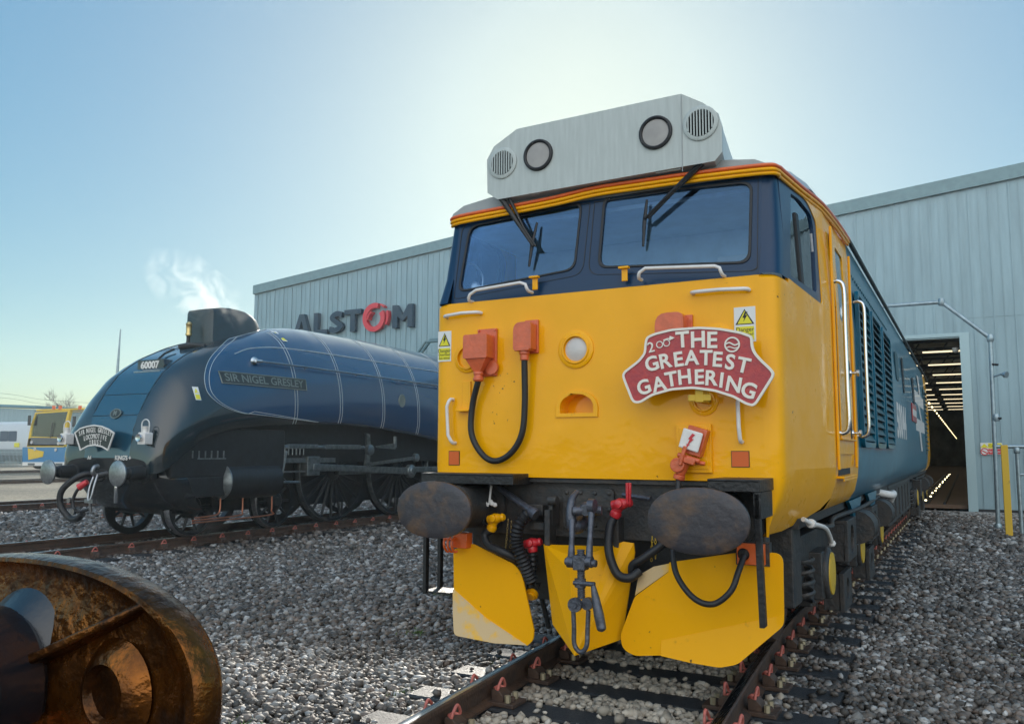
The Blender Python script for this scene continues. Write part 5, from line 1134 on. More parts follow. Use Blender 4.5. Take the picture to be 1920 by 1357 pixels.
def surf(y, t):   # t 0 top centre .. 1 side spring line .. 1+ down to skirt ; returns x,z offsets
    hw, zt, xs_, zs_, zb = sta(y)
    if t <= 1:
        a = t*math.pi/2; ex = .92 if y > 6.5 else 1.0
        x = hw+(xs_-hw)*math.sin(a)**1.0; z = zs_+(zt-zs_)*math.cos(a)**ex; return x, z
    k = t-1; return xs_-.05*k*k*(1 if y > 5 else .3), zs_+(zb-zs_)*k
def surf_z(y, z, out=0):
    hw, zt, xs_, zs_, zb = sta(y)
    if z >= zs_:
        c = max(0, min(1, (z-zs_)/(zt-zs_))); ex = .92 if y > 6.5 else 1.0; a = math.acos(c**(1/ex)); x = hw+(xs_-hw)*math.sin(a)
        nx, nz = math.sin(a), math.cos(a)*.8; return V((x+out*nx, y, z+out*nz))
    k = (zs_-z)/(zs_-zb); return V((xs_-.05*min(1, k)**2*(1 if y > 5 else .3)+out, y, z))
def ring4(y):
    hw, zt, xs_, zs_, zb = sta(y); h = [(0, zt+.0), (hw*.5, zt), (hw*.97, zt)]
    for k in range(NT+1): h.append(surf(y, k/NT))
    for k in (.3, .6, 1.0): h.append(surf(y, 1+k))
    h.append((xs_-.10, zb-.02))
    R_ = [V((AX+x, y, z)) for x, z in h]; L_ = [V((AX-x, y, z)) for x, z in h[1:]]
    return L_[::-1]+R_
ysA = []
for a, b in zip(ST[:-1], ST[1:]):
    n = 3 if a[0] < 5 else 4
    for k in range(n): ysA.append(blend(a[0], b[0], k/n))
ysA.append(ST[-1][0])
# smooth the stations a bit
cas = MB().rings([ring4(y) for y in ysA], cap=False, closed=False)
cm = mat('streamline_paint', (.012, .055, .17), .18, coat=1.0, bump=.05, bscale=2.5)
t = cm.node_tree; b = t.nodes['Principled BSDF']; N = t.nodes.new; L = t.links.new
tc = N('ShaderNodeTexCoord'); sx_ = N('ShaderNodeSeparateXYZ'); L(tc.outputs['Object'], sx_.inputs[0])   # object origin (AX,4.3,0)
def mth(op, a, b=None):
    n = N('ShaderNodeMath'); n.operation = op
    for i, q in enumerate((a, b)):
        if q is None: continue
        if isinstance(q, (int, float)): n.inputs[i].default_value = q
        else: L(q, n.inputs[i])
    return n.outputs[0]
dz = mth('SUBTRACT', sx_.outputs[2], 2.45); up = mth('GREATER_THAN', dz, 0)
uu_ = mth('MINIMUM', mth('MAXIMUM', mth('DIVIDE', mth('MULTIPLY', dz, -1), .40), 0), 1)
low_ = mth('MULTIPLY', mth('SUBTRACT', 1, mth('SQRT', mth('SUBTRACT', 1, mth('MULTIPLY', uu_, uu_)))), .95)
yb = mth('ADD', mth('ADD', mth('MULTIPLY', mth('MULTIPLY', mth('MULTIPLY', dz, dz), up), 1.05), low_), 5.2-4.3); fac = mth('GREATER_THAN', sx_.outputs[1], yb)
lowz = mth('GREATER_THAN', sx_.outputs[2], mth('SUBTRACT', 2.05, mth('MULTIPLY', mth('SUBTRACT', sx_.outputs[1], 2.0), .045)))
y8 = mth('GREATER_THAN', sx_.outputs[1], 3.6); fac = mth('MULTIPLY', fac, mth('MAXIMUM', lowz, y8))
mx = N('ShaderNodeMix'); mx.data_type = 'RGBA'; mxs = N('ShaderNodeMix'); mxs.data_type = 'RGBA'; mxs.inputs[6].default_value = (.006, .016, .022, 1); mxs.inputs[7].default_value = (.007, .060, .105, 1); L(mth('MULTIPLY', mth('LESS_THAN', mth('ABSOLUTE', sx_.outputs[0]), .56), mth('LESS_THAN', sx_.outputs[1], 1.4)), mxs.inputs[0]); L(mxs.outputs[2], mx.inputs[6]); mx.inputs[7].default_value = (.004, .050, .125, 1); L(fac, mx.inputs[0]); L(mx.outputs[2], b.inputs['Base Color'])  # black nose sheet coloured blue, painting in its reflection of the sky
cas.build('streamlined_casing', cm, a4, smooth=60)
# nose bottom and front face below the sheet
fr = ring4(4.30); MB().rings([fr, [V((p.x, 4.31, 1.20)) if False else V((blend(p.x, AX+(p.x-AX)*.93, 1), 4.34, min(p.z, .98))) for p in fr]], cap=False, closed=False).build('nose_skirt', M['a4black'], a4, smooth=50)
def a4tube(pts, r, m, nm, par=a4, n=8): return MB().tube(pts, r, n).build(nm, M[m], par, smooth=60)
lin = []
def liney(y, z0=None, z1=3.93, off=.004):
    hw, zt, xs_, zs_, zb = sta(y); return [V((AX, 0, 0))+surf_z(y, blend(zb if z0 is None else z0, min(z1, zt-.004), k/26), off) for k in range(27)]
for y in (7.15, 8.42, 9.80, 11.10, 12.5):
    for d in (0, .07): a4tube(liney(y+d), .0045, 'lining', 'lining', n=5)
    mb = MB(); P = liney(y+.035, off=.002); mb.tube(P, .022, 6)
def ybd(z):
    dz_ = z-2.45
    return 5.2+(1.05*dz_*dz_ if dz_ > 0 else .95*(1-math.sqrt(max(0, 1-(dz_/.40)**2))))
for d in (0, .075):
    P = []
    for k in range(60):
        z = 3.85-k*(3.85-2.45)/39 if k < 39 else 2.45-.39*math.sin((k-39)/20*math.pi/2); y = ybd(z)+d+.0; P.append(V((AX, 0, 0))+surf_z(min(y, 10), min(z, sta(y)[1]-.01), .005))
    for k in range(1, 14): y = ybd(2.06)+d+k*.14; P.append(V((AX, 0, 0))+surf_z(y, 2.06-(y-6.1)*.05+ (.0 if d == 0 else .05*(1-k/13)), .005))
    a4tube(P, .0048, 'lining', 'lining', n=5)
bead = [V((AX, 0, 0))+surf_z(y, z, .006) for y, z in ((6.0, 3.12), (6.4, 3.26), (7.0, 3.34), (8, 3.36), (9.5, 3.36), (11, 3.35), (13, 3.34), (14.5, 3.33))]
a4tube(cr(bead, 5), .009, 'lining', 'beading', n=6)
seam_ = [V((AX, 0, 0))+V((sta(y)[0]+.01, y, sta(y)[1]+.002)) for y in [4.35+k*.12 for k in range(15)]]
a4tube(seam_, .008, 'a4frame', 'nose_seam', n=5)
seam_ = [V((AX, 0, 0))+V((-sta(y)[0]-.01, y, sta(y)[1]+.002)) for y in [4.35+k*.12 for k in range(15)]]
a4tube(seam_, .008, 'a4frame', 'nose_seam', n=5)
for y in (4.42, 4.60, 5.70): hw, zt = sta(y)[:2]; a4tube([(AX-hw, y, zt+.001), (AX+hw, y, zt+.001)], .006, 'a4frame', 'nose_seam', n=5)
rv = MB()
for k in range(16):
    for yy in (5.62, 5.78): hw, zt = sta(yy)[:2]; rv.lathe((AX-hw+2*hw*k/15, yy, zt), (0, -.3, 1), [(0, .012), (.008, .006)], 6)
for k in range(22): P = V((AX, 0, 0))+surf_z(7.0, 2.9+k*.04, .002); rv.lathe(P, (P-V((AX, 7, 2.5))), [(0, .010), (.006, .005)], 6)
rv.build('rivet_row', M['a4frame'], a4)
# handrail, nameplate
hp = [V((AX+.02, 0, 0))+surf_z(y, z, .07) for y, z in ((6.30, 2.98), (7.5, 2.98), (9, 2.97), (10.5, 2.96), (12, 2.95), (14, 2.94))]
a4tube(hp, .017, 'steel', 'handrail'); c = hp[0]
MB().lathe(c-V((.06, 0, 0)), (1, -.3, 0), [(0, .07), (.02, .07), (.03, .03), (.07, .025)], 16).lathe(c+V((0, -.02, 0)), (0, 1, 0), [(0, .035), (.14, .03), (.2, .018)], 12).build('ejector_pipe_end', M['chrome'], a4)
for k, y in enumerate((7.5, 9, 10.5, 12)): q = V((AX+.02, 0, 0))+surf_z(y, 2.97, 0); MB().cyl(q-V((.02, 0, 0)), V((hp[1+k].x, y, hp[1+k].z)), .012, 8).build('handrail_knob', M['steel'], a4)
npx = AX+1.36
def npm(a, b, t): P = surf_z(a, b, .012+t); return V((AX+P.x, a, P.z))
z0, z1 = 2.56, 2.76; y0_, y1_ = 5.52, 7.46
mb = MB()
for k in range(14):
    ya, yb_ = blend(y0_, y1_, k/14), blend(y0_, y1_, (k+1)/14); mb.add([npm(ya, z0, 0), npm(yb_, z0, 0), npm(yb_, z1, 0), npm(ya, z1, 0), npm(ya, z0, -.02), npm(yb_, z0, -.02), npm(yb_, z1, -.02), npm(ya, z1, -.02)], [(0, 1, 2, 3), (0, 4, 5, 1), (3, 2, 6, 7)])
np_ = mb.build('nameplate', M['plate'], a4, smooth=30)
MB().tube([npm(y0_+(y1_-y0_)*k/14, z0, .002) for k in range(15)]+[npm(y1_-(y1_-y0_)*k/14, z1, .002) for k in range(15)]+[npm(y0_, z0, .002)], .010, 6).build('nameplate_rim', M['plateedge'], np_, smooth=60)
tm = text_mesh('SIR NIGEL GRESLEY', .205, basis((0, 0, 0), (1, 0, 0), (0, 1, 0)), .0, .003, 1.02)
q = MB(); q.add([npm((y0_+y1_)/2+v[0]*1.0, (z0+z1)/2+v[1]*.92, .004) for v in tm.v], tm.f); q.build('nameplate_lettering', M['plateedge'], np_, smooth=0)
c = V((AX, 0, 0))+surf_z(10.5, 2.53, .0); MB().lathe(c, (1, 0, 0), [(0, .12), (.02, .115), (.021, .09), (.015, .085)], 24, ez=1.25).build('works_plate', M['plateedge'], a4)
for y, z, w, h in ((4.98, 2.24, .09, .22), (7.28, 3.50, .1, .22)):
    P = V((AX, 0, 0))+surf_z(y, z, .008); Q = V((AX, 0, 0))+surf_z(y+w, z, .008); U_ = V((AX, 0, 0))+surf_z(y, z+h, .008); W_ = V((AX, 0, 0))+surf_z(y+w, z+h, .008); nrm = (Q-P).cross(U_-P).normalized()*.004
    lb = MB().prism([P, Q, W_, U_], nrm).build('warning_label', M['whitesign'], a4, smooth=0)
    g1 = lambda s_, r_: P.lerp(Q, s_).lerp(U_.lerp(W_, s_), r_)+nrm*1.3
    MB().prism([g1(.1, .06), g1(.9, .06), g1(.9, .42), g1(.1, .42)], nrm*.5).prism([g1(.12, .52), g1(.88, .52), g1(.5, .9)], nrm*.5).build('yellow_field', M['signyellow'], lb, smooth=0)
# chimney casing
ch = MB(); rg = []
for y, h, w, zt in ((6.04, 0, .30, 3.99), (6.06, 1, .34, 4.00), (6.25, 1, .35, 4.04), (6.45, 1, .35, 4.06), (6.65, 1, .34, 4.06), (6.85, 1, .32, 4.05), (7.05, 1, .28, 4.01), (7.22, 1, .23, 3.95), (7.36, 1, .16, 3.86)):
    zb = sta(y)[1]-.16; rg.append([V((AX+x, y, z)) for x, z in ((-w*1.25, zb), (-w*1.02, zb+.2), (-w, zt-.06), (-w*.9, zt), (-w*.3, zt+.005), (w*.3, zt+.005), (w*.9, zt), (w, zt-.06), (w*1.02, zb+.2), (w*1.25, zb))])
ch.rings(rg); ch.build('chimney_fairing', M['a4steel'], a4, smooth=40, bevel=.01)
MB().tube([(AX-.05, 5.84, 3.26), (AX-.05, 5.86, 3.42), (AX-.05, 5.86, 3.5)], .03, 10).build('whistle_pipe', M['a4frame'], a4); MB().lathe((AX-.05, 5.86, 3.48), (0, 0, 1), [(0, .03), (.02, .055), (.05, .057), (.07, .046), (.20, .05), (.22, .06), (.25, .045), (.27, .02)], 16).build('chime_whistle', M['brass'], a4)
MB().tube(cr([(AX+.02, 5.62, 3.26), (AX+.3, 5.68, 3.28), (AX+.52, 5.75, 3.25)], 5), .05, 10, [.09]+[.05]*9+[.03] if False else None).build('whistle_pipe', M['a4frame'], a4)
# number box, badge, texts
nb = F(286, 691, 4.86); yb_ = 4.80; zc_ = 2.86
nbx = MB().plate([(AX-.22, zc_-.09), (AX+.42, zc_-.09), (AX+.46, zc_+.0), (AX+.42, zc_+.10), (AX-.22, zc_+.10)], [], lambda a, b, t: V((a, 4.96+t, b)), .35)
nbx.build('number_box', M['a4black'], a4, smooth=0, bevel=.006); MB().box((AX-.21, 4.88, zc_-.12), (AX+.45, 4.96, zc_-.10)).build('number_lamp', M['steel'], a4, smooth=0)
text_mesh('60007', .165, basis((AX+.10, 4.957, zc_+.005), (1, 0, 0), (0, 0, 1)), .004, .006, 1.1).build('running_number', M['white'], a4, smooth=0)
MB().tube([(AX+.1, 5.1, zc_+.1), (AX+.02, 5.3, 3.1), (AX+.02, 5.5, 3.2)], .02, 8).build('bracket_stay', M['a4frame'], a4)
hw, zt = sta(4.43)[:2]; c = V((AX+.03, 4.415, 2.02))
for rr, hh, m_ in ((.105, .014, 'plateedge'), (.088, .018, 'plate')): MB().lathe(c, (0, -1, .25), [(0, rr), (hh, rr)], 24, ex=1.25, ez=.8).build('badge', M[m_], a4)
text_mesh('M', .11, basis(c+V((0, -.021, .006)), (1, 0, 0), (0, .25, 1)), .002, .004).build('badge_mark', M['plateedge'], a4, smooth=0)
text_mesh("KING'S +", .10, basis((AX+.42, 4.295, 1.30), (1, 0, 0), (0, 0, 1)), .002, .003).build('lettering', M['white'], a4, smooth=0)
text_mesh("A4", .08, basis((AX-.42, 4.295, 1.30), (1, 0, 0), (0, 0, 1)), .002, .003).build('lettering', M['white'], a4, smooth=0)
# buffers, beam
MB().box((AX-1.05, 4.36, .98), (AX+1.05, 4.46, 1.22)).build('buffer_beam', M['a4frame'], a4, smooth=0, bevel=.02)
for s in (-1, 1):
    MB().lathe((AX+s*.863, 4.36, 1.07), (0, -1, 0), [(0, .16), (.04, .16), (.05, .12), (.30, .10), (.31, .085), (.46, .08)], 20).build('buffer_shank', M['a4frame'], a4, smooth=40)
    MB().lathe((AX+s*.863, 3.91, 1.07), (0, -1, 0), [(-.03, .07), (0, .19), (.015, .2), (.03, .197), (.042, .15), (.05, .08), (.052, .01)], 32).build('buffer_head', M['steel'], a4, smooth=60)
# curved front apron below the beam
ap = MB(); rows = []
for z, y, w in ((1.10, 4.33, 1.10), (1.02, 4.34, 1.17), (.95, 4.38, 1.2), (.8, 4.45, 1.2), (.62, 4.58, 1.17), (.48, 4.74, 1.12), (.40, 4.9, 1.05)):
    rows.append([V((AX+w*math.copysign(abs(math.sin(a))**.6, math.sin(a)), y+.55*(1-math.cos(a)**.8 if math.cos(a) > 0 else 1), z)) for a in [R(-90+7.5*k) for k in range(25)]])
MB().rings(rows, cap=False, closed=False).build('front_apron', M['a4black'], a4, smooth=60)
hookp = cr([(AX, 4.36, 1.06), (AX, 4.15, 1.03), (AX, 4.08, 1.07), (AX, 4.10, 1.15), (AX, 4.17, 1.17)], 5)
MB().tube(hookp, .035, 10).build('drawhook', M['steel'], a4); 
MB().tube(cr([(AX-.04, 4.14, 1.04), (AX-.05, 4.08, .85), (AX-.04, 4.05, .68), (AX, 4.04, .62), (AX+.04, 4.05, .68), (AX+.05, 4.08, .85), (AX+.04, 4.14, 1.04)], 5), .02, 8).cyl((AX, 4.06, .65), (AX, 4.08, .45), .025, 8).cbox((AX, 4.06, .62), (.2, .06, .06)).build('screw_coupling', M['steel'], a4, smooth=50)
MB().tube(cr([(AX-.3, 4.38, 1.02), (AX-.38, 4.15, 1.02), (AX-.62, 4.0, .8), (AX-.66, 4.0, .55), (AX-.5, 4.05, .35), (AX-.3, 4.05, .33), (AX-.15, 4.05, .42)], 6), .05, 12).build('brake_hose', M['rubber'], a4, smooth=60)
MB().tube(cr([(AX-.15, 4.38, .95), (AX-.3, 4.1, .85), (AX-.42, 4.05, .6), (AX-.28, 4.05, .45), (AX-.02, 4.1, .5)], 6), .026, 10).build('brake_hose', M['rubber'], a4, smooth=60)
MB().cyl((AX-.18, 4.12, .92), (AX-.30, 4.06, .83), .045, 12, .06).build('hose_coupling', M['red'], a4); MB().lathe((AX-.32, 4.03, .45), (0, -1, 0), [(0, .05), (.05, .05)], 12).lathe((AX-.45, 4.03, .62), (0, -1, 0), [(0, .045), (.04, .045)], 12).build('hose_fitting', M['chrome'], a4)
for s in (-1, 1): MB().box((AX+s*.75-.03, 4.98, .12), (AX+s*.75+.03, 5.06, .8)).build('guard_iron', M['a4frame'], a4, smooth=0)
MB().tube(cr([(AX+.4, 4.34, 1.0), (AX+.46, 4.2, .98), (AX+.48, 4.16, .85), (AX+.46, 4.18, .6)], 5), .03, 8).build('steam_heat_pipe', M['chrome'], a4)
# frames, cylinders, wheels, motion
MB().box((AX-.66, 5.1, .36), (AX+.66, 14.5, 1.35)).box((AX-.95, 4.9, 1.2), (AX+.95, 14.5, 2.2)).build('main_frame', M['a4frame'], a4, smooth=0)
for s in (-1, 1):
    X3 = lambda v: AX+s*v
    MB().plate([(4.6, .55), (5.0, .42), (7.0, .95), (7.35, 1.0), (7.35, 1.95), (6.0, 1.85), (5.0, 1.62), (4.5, 1.3)], [], lambda a, b, t: V((X3(1.18-t), a, b)), .02).build('side_valance', M['a4frame'], a4, smooth=0) if False else None
    MB().box((min(X3(.75), X3(1.12)), 4.6, .98), (max(X3(.75), X3(1.19)), 7.1, 1.80)).box((min(X3(1.12), X3(1.185)), 4.9, .66), (max(X3(1.12), X3(1.185)), 6.1, 1.0)).build('cylinder_casing', M['a4frame'], a4, smooth=0, bevel=.03)
    MB().cyl((X3(1.02), 5.75, .90), (X3(1.02), 6.95, .90), .31, 28).build('cylinder', M['a4frame'], a4)
    MB().lathe((X3(1.02), 5.75, .90), (0, -1, 0), [(0, .31), (.02, .31), (.035, .27), (.075, .2), (.095, .08), (.10, .02)], 32).lathe((X3(1.02), 5.655, .88), (0, -1, 0), [(0, .05), (.05, .04)], 10).build('cylinder_cover', M['motion'] if s > 0 else M['a4frame'], a4, smooth=60)
    cp = MB()
    for j, (ya, yb2, zz) in enumerate(((5.7, 5.15, .33), (6.2, 5.1, .29), (6.9, 5.1, .25))): cp.tube(cr([(X3(1.1), ya, .62), (X3(1.12), ya-.02, zz+.1), (X3(1.13), ya-.12, zz+.02), (X3(1.14), yb2, zz)], 5), .014, 8)
    cp.build('drain_pipe', M['copper'], a4, smooth=60)
    def wheel(y, r, nsp, w=.13, nm='driving_wheel', tm='motion'):
        x = X3(.72); o = MB().ring((x, y, r+.0), (s, 0, 0), [(-.03, r+.03), (0, r+.03), (.006, r), (.10, r-.005), (.12, r-.02), (.12, r-.07), (.02, r-.08), (-.03, r-.08)], 56).build(nm, M['a4frame'], a4, smooth=35)
        MB().ring((x, y, r), (s, 0, 0), [(.01, r+.0015), (.10, r-.0035), (.118, r-.018), (.119, r-.03), (.05, r-.04)], 56).build('tyre', M[tm], o, smooth=60)
        sp_ = MB().lathe((x, y, r), (s, 0, 0), [(0, .2), (.12, .18), (.16, .14), (.17, .08), (.2, .07)], 24)
        for k in range(nsp):
            a = 2*math.pi*k/nsp; d = V((0, math.cos(a), math.sin(a))); c = V((x+s*.06, y, r)); sp_.cyl(c+d*.15, c+d*(r-.06), .038 if r > .8 else .028, 8, .026 if r > .8 else .02)
        sp_.build('spokes', M['a4frame'], o, smooth=50)
    for y in (5.35, 7.25): wheel(y, .485, 10, nm='bogie_wheel', tm='steel')
    for y in (8.9, 11.1, 13.3): wheel(y, 1.015, 20)
    xr_ = X3(1.02); hubs = [(8.9, .72), (11.1, .72), (13.3, .72)]
    zr = 1.015+.18
    MB().box((min(xr_-.03, xr_+.03), 8.8, zr-.25), (max(xr_-.03, xr_+.03), 13.4, zr-.13)).build('coupling_rod', M['motion'], a4, smooth=0, bevel=.012)
    x2 = X3(1.14); mb = MB(); P0, P1 = V((x2, 7.9, 1.12)), V((x2, 11.1, .98)); d = (P1-P0).normalized(); u_ = V((0, -d.z, d.y))
    mb.prism([P0+u_*.06, P1+u_*.075, P1-u_*.075, P0-u_*.06], (.05, 0, 0)); mb.lathe(P1, (s, 0, 0), [(-.02, .15), (.09, .15), (.11, .1), (.14, .09)], 20).build('connecting_rod', M['motion'], a4, smooth=30, bevel=.01)
    MB().box((min(X3(1.02), X3(1.12)), 7.0, 1.2), (max(X3(1.02), X3(1.12)), 8.6, 1.29)).box((min(X3(1.02), X3(1.12)), 7.0, 1.02), (max(X3(1.02), X3(1.12)), 8.6, 1.05)).build('slide_bar', M['motion'], a4, smooth=0)
    MB().box((min(X3(1.0), X3(1.17)), 7.75, .95), (max(X3(1.0), X3(1.17)), 8.1, 1.32)).build('crosshead', M['motion'], a4, smooth=0, bevel=.015)
    MB().tube([(X3(1.18), 7.15, 1.42), (X3(1.18), 7.02, .86), (X3(1.18), 7.5, .84)], .028, 8).build('combination_lever', M['motion'], a4)
    MB().cyl((X3(1.16), 7.1, 1.5), (X3(1.16), 9.45, 1.5), .035, 8).build('radius_rod', M['motion'], a4); MB().box((min(X3(1.12), X3(1.2)), 7.2, 1.47), (max(X3(1.12), X3(1.2)), 8.0, 1.55)).box((min(X3(1.12), X3(1.2)), 8.2, 1.46), (max(X3(1.12), X3(1.2)), 9.3, 1.55)).build('valve_rod', M['motion'], a4, smooth=0, bevel=.01)
    MB().plate([(9.5, 1.1), (9.62, 1.12), (9.66, 1.45), (9.62, 1.78), (9.5, 1.8), (9.55, 1.45)], [], lambda a, b, t: V((X3(1.18-t), a, b)), .06).lathe((X3(1.15), 9.6, 1.45), (s, 0, 0), [(0, .12), (.08, .11), (.1, .06)], 16).build('expansion_link', M['motion'], a4, smooth=30)
    MB().prism([(X3(1.2), 9.55, 1.12), (X3(1.2), 9.55, 1.18), (X3(1.2), 11.3, 1.32), (X3(1.2), 11.3, 1.24)], (.03, 0, 0)).lathe((X3(1.18), 11.25, 1.28), (s, 0, 0), [(0, .10), (.08, .09), (.1, .05)], 18).build('eccentric_rod', M['motion'], a4, smooth=30)
    MB().prism([(X3(1.17), 9.8, 1.5), (X3(1.17), 9.8, 1.53), (X3(1.17), 10.5, 1.6), (X3(1.17), 10.5, 1.47)], (.03, 0, 0)).cyl((X3(1.18), 10.5, 1.5), (X3(1.18), 10.5, 1.75), .04, 8).build('reversing_arm', M['motion'], a4, smooth=0)
    lub = MB()
    for k in range(6): lub.cyl((X3(1.19), 5.0+k*.13, 1.30), (X3(1.19), 5.0+k*.13, 1.42), .014, 8); lub.cyl((X3(1.19), 7.1+k*.1, 1.35), (X3(1.19), 7.1+k*.1, 1.47), .01, 6)
    lub.box((min(X3(1.18), X3(1.2)), 5.1, 1.28), (max(X3(1.18), X3(1.2)), 5.7, 1.30)).build('oil_pipes', M['motion'], a4)
# cab and tender
MB().rings([[V((AX+s*x, y, z)) for s, x, z in ((1, 1.34, 1.0), (1, 1.36, 2.3), (1, 1.3, 3.0), (1, 1.0, 3.6), (1, .5, 3.88), (1, 0, 3.93), (-1, .5, 3.88), (-1, 1.0, 3.6), (-1, 1.3, 3.0), (-1, 1.36, 2.3), (-1, 1.34, 1.0))] for y in (14.6, 16.3)], cap=True).build('cab', cm, a4, smooth=40)
MB().rings([[V((AX+s*x, y, z)) for s, x, z in ((1, 1.3, 1.0), (1, 1.35, 1.2), (1, 1.35, 2.9), (1, 1.2, 3.3), (-1, 1.2, 3.3), (-1, 1.35, 2.9), (-1, 1.35, 1.2), (-1, 1.3, 1.0))] for y in (16.5, 21.3)], cap=True).build('tender', cm, a4, smooth=40)
for y in (17.2, 18.8, 20.4):
    for s in (-1, 1): MB().lathe((AX+s*.74, y, .64), (s, 0, 0), [(0, .64), (.12, .63), (.13, .2), (.2, .15)], 32).build('tender_wheel', M['a4frame'], a4)
# headboard
hb2 = empty('locomotive_headboard', (AX-.30, 4.15, 1.6), 'black curved headboard lettered SIR NIGEL GRESLEY LOCOMOTIVE TRUST on the steam locomotive nose', 'headboard')
HB = 4.16
ol = [(144, 803), (150, 799), (178, 797), (203, 801), (216, 808), (205, 844), (190, 838), (175, 835), (160, 838), (150, 844), (144, 825)]
ol = [(141, 811), (152, 802), (165, 798), (178, 796), (192, 798), (204, 803), (216, 811), (204, 845), (192, 838), (179, 835), (166, 837), (152, 845)]
o2 = [FP(u, v, HB) for u, v in ol]; ar = sum(o2[i-1][0]*o2[i][1]-o2[i][0]*o2[i-1][1] for i in range(len(o2)))
if ar < 0: o2 = o2[::-1]
i2 = inset(o2, .022)
MB().plate(o2, [i2], XF(HB), .02).build('rim', M['white'], hb2, smooth=30); MB().plate(inset(o2, .02), [], XF(HB+.005), .014).build('board', M['plate'], hb2, smooth=0)
pc = lambda u, v: F(u, v, HB-.012)
def arcline(s_, ctr, half, rise, size):
    n = len(s_); u0, v0 = ctr
    for i, chh in enumerate(s_):
        if chh == ' ': continue
        k = (i-(n-1)/2)/((n-1)/2); p = pc(u0+half*k, v0+rise*k*k); a = -R(rise*2.6)*k
        text_mesh(chh, size, basis(p, (math.cos(a), 0, math.sin(a)), (-math.sin(a), 0, math.cos(a))), .004, .001, .62).build('letter', M['white'], hb2, smooth=0)
arcline('SIR NIGEL GRESLEY', (178.5, 806), 29, 7, .115); arcline('LOCOMOTIVE', (178.5, 818), 20, 4, .115); arcline('TRUST', (178.5, 829), 9.5, 1.5, .115)
# lamps
def lampo(c, label):
    K = .72
    r = empty('white_headlamp', c, label, 'lamp', 'white oil lamps on the steam locomotive nose'); c = V(c)
    MB().plate(rpoly([(c.x-.12, c.z-.17), (c.x+.12, c.z-.17), (c.x+.12, c.z+.07), (c.x+.07, c.z+.09), (c.x-.07, c.z+.09), (c.x-.12, c.z+.07)], .02, 3), [], lambda a, b, t: V((a, c.y-.09+t, b)), .19).build('lamp_body', M['white'], r, smooth=30, bevel=.01)
    MB().cyl(c+V((0, 0, .09)), c+V((0, 0, .2)), .06, 16).cyl(c+V((0, 0, .2)), c+V((0, 0, .22)), .085, 16).build('lamp_chimney', M['white'], r)
    MB().lathe(c+V((-.02, -.09, -.03)), (0, -1, 0), [(0, .075), (.06, .085), (.075, .08), (.07, .065)], 20).build('lens_hood', M['chrome'], r); MB().lathe(c+V((-.02, -.10, -.03)), (0, -1, 0), [(0, .066), (.04, .05), (.055, .01)], 18).build('lens', M['lens'], r)
    MB().tube(cr([c+V((-.11, 0, .06)), c+V((-.12, 0, .28)), c+V((-.05, 0, .36)), c+V((.05, 0, .36)), c+V((.12, 0, .28)), c+V((.11, 0, .06))], 5), .013, 8).build('handle', M['white'], r)
    MB().box((c.x-.05, c.y+.1, c.z-.2), (c.x+.05, c.y+.5, c.z+.0)).build('lamp_bracket', M['a4frame'], r, smooth=0)
    r.scale = (K, K, K)
p_ = S(272, 818, AX+.98); lampo((AX+.98, p_.y, p_.z), 'white oil lamp with wire handle on the near side of the steam locomotive nose')
lampo((AX-.98, p_.y, p_.z), 'white oil lamp on the far side of the steam locomotive nose by the yellow vehicle')
# ------------------------------------------------------------------ steam
def steam(name, c, size, rot, dens, label, thr=.42, sc_=1.6):
    me = MB().lathe((0, 0, -size[2]/2), (0, 0, 1), [(0, .25), (size[2]*.3, size[0]*.38), (size[2]*.7, size[0]*.5), (size[2], .2)], 20, ex=1, ez=size[1]/size[0])
    o = me.build(name, None, smooth=60, org=(0, 0, 0)); o.location = c; o.rotation_euler = rot
    m = bpy.data.materials.new('steam'); m.use_nodes = True; t = m.node_tree; t.nodes.remove(t.nodes['Principled BSDF']); N = t.nodes.new; L = t.links.new
    pv = N('ShaderNodeVolumePrincipled'); pv.inputs['Color'].default_value = (1, .97, .93, 1); pv.inputs['Anisotropy'].default_value = .6
    tc = N('ShaderNodeTexCoord'); nz = N('ShaderNodeTexNoise'); nz.inputs['Scale'].default_value = sc_; nz.inputs['Detail'].default_value = 5; nz.inputs['Distortion'].default_value = .8; L(tc.outputs['Object'], nz.inputs[0])
    mr = N('ShaderNodeMapRange'); mr.inputs[1].default_value = thr; mr.inputs[2].default_value = thr+.25; mr.inputs[3].default_value = 0; mr.inputs[4].default_value = dens; L(nz.outputs[0], mr.inputs[0])
    # fade to nothing toward the skin of the puff
    gr = N('ShaderNodeTexGradient'); gr.gradient_type = 'SPHERICAL'; mp = N('ShaderNodeMapping'); mp.inputs['Scale'].default_value = (1.9/size[0], 1.9/size[1], 1.9/size[2]); L(tc.outputs['Object'], mp.inputs[0]); L(mp.outputs[0], gr.inputs[0])
    mu_ = N('ShaderNodeMath'); mu_.operation = 'MULTIPLY'; L(mr.outputs[0], mu_.inputs[0]); L(gr.outputs[0], mu_.inputs[1]); L(mu_.outputs[0], pv.inputs['Density'])
    L(pv.outputs[0], t.nodes['Material Output'].inputs['Volume']); o.data.materials.append(m)
    return tag(o, label, 'steam', kind='stuff')
pc_ = S(372, 545, AX); steam('steam', (AX, pc_.y, pc_.z), (1.2, .8, 2.4), (R(10), R(-58), R(25)), 3.0, 'thin white steam rising from the steam locomotive chimney', .47, 2.3)
pc_ = S(395, 978, AX+1.15); steam('steam', (AX+1.15, pc_.y, pc_.z), (1.1, .5, .5), (0, 0, R(90)), 1.6, 'wisp of steam at the cylinder drain pipes', .42, 3)
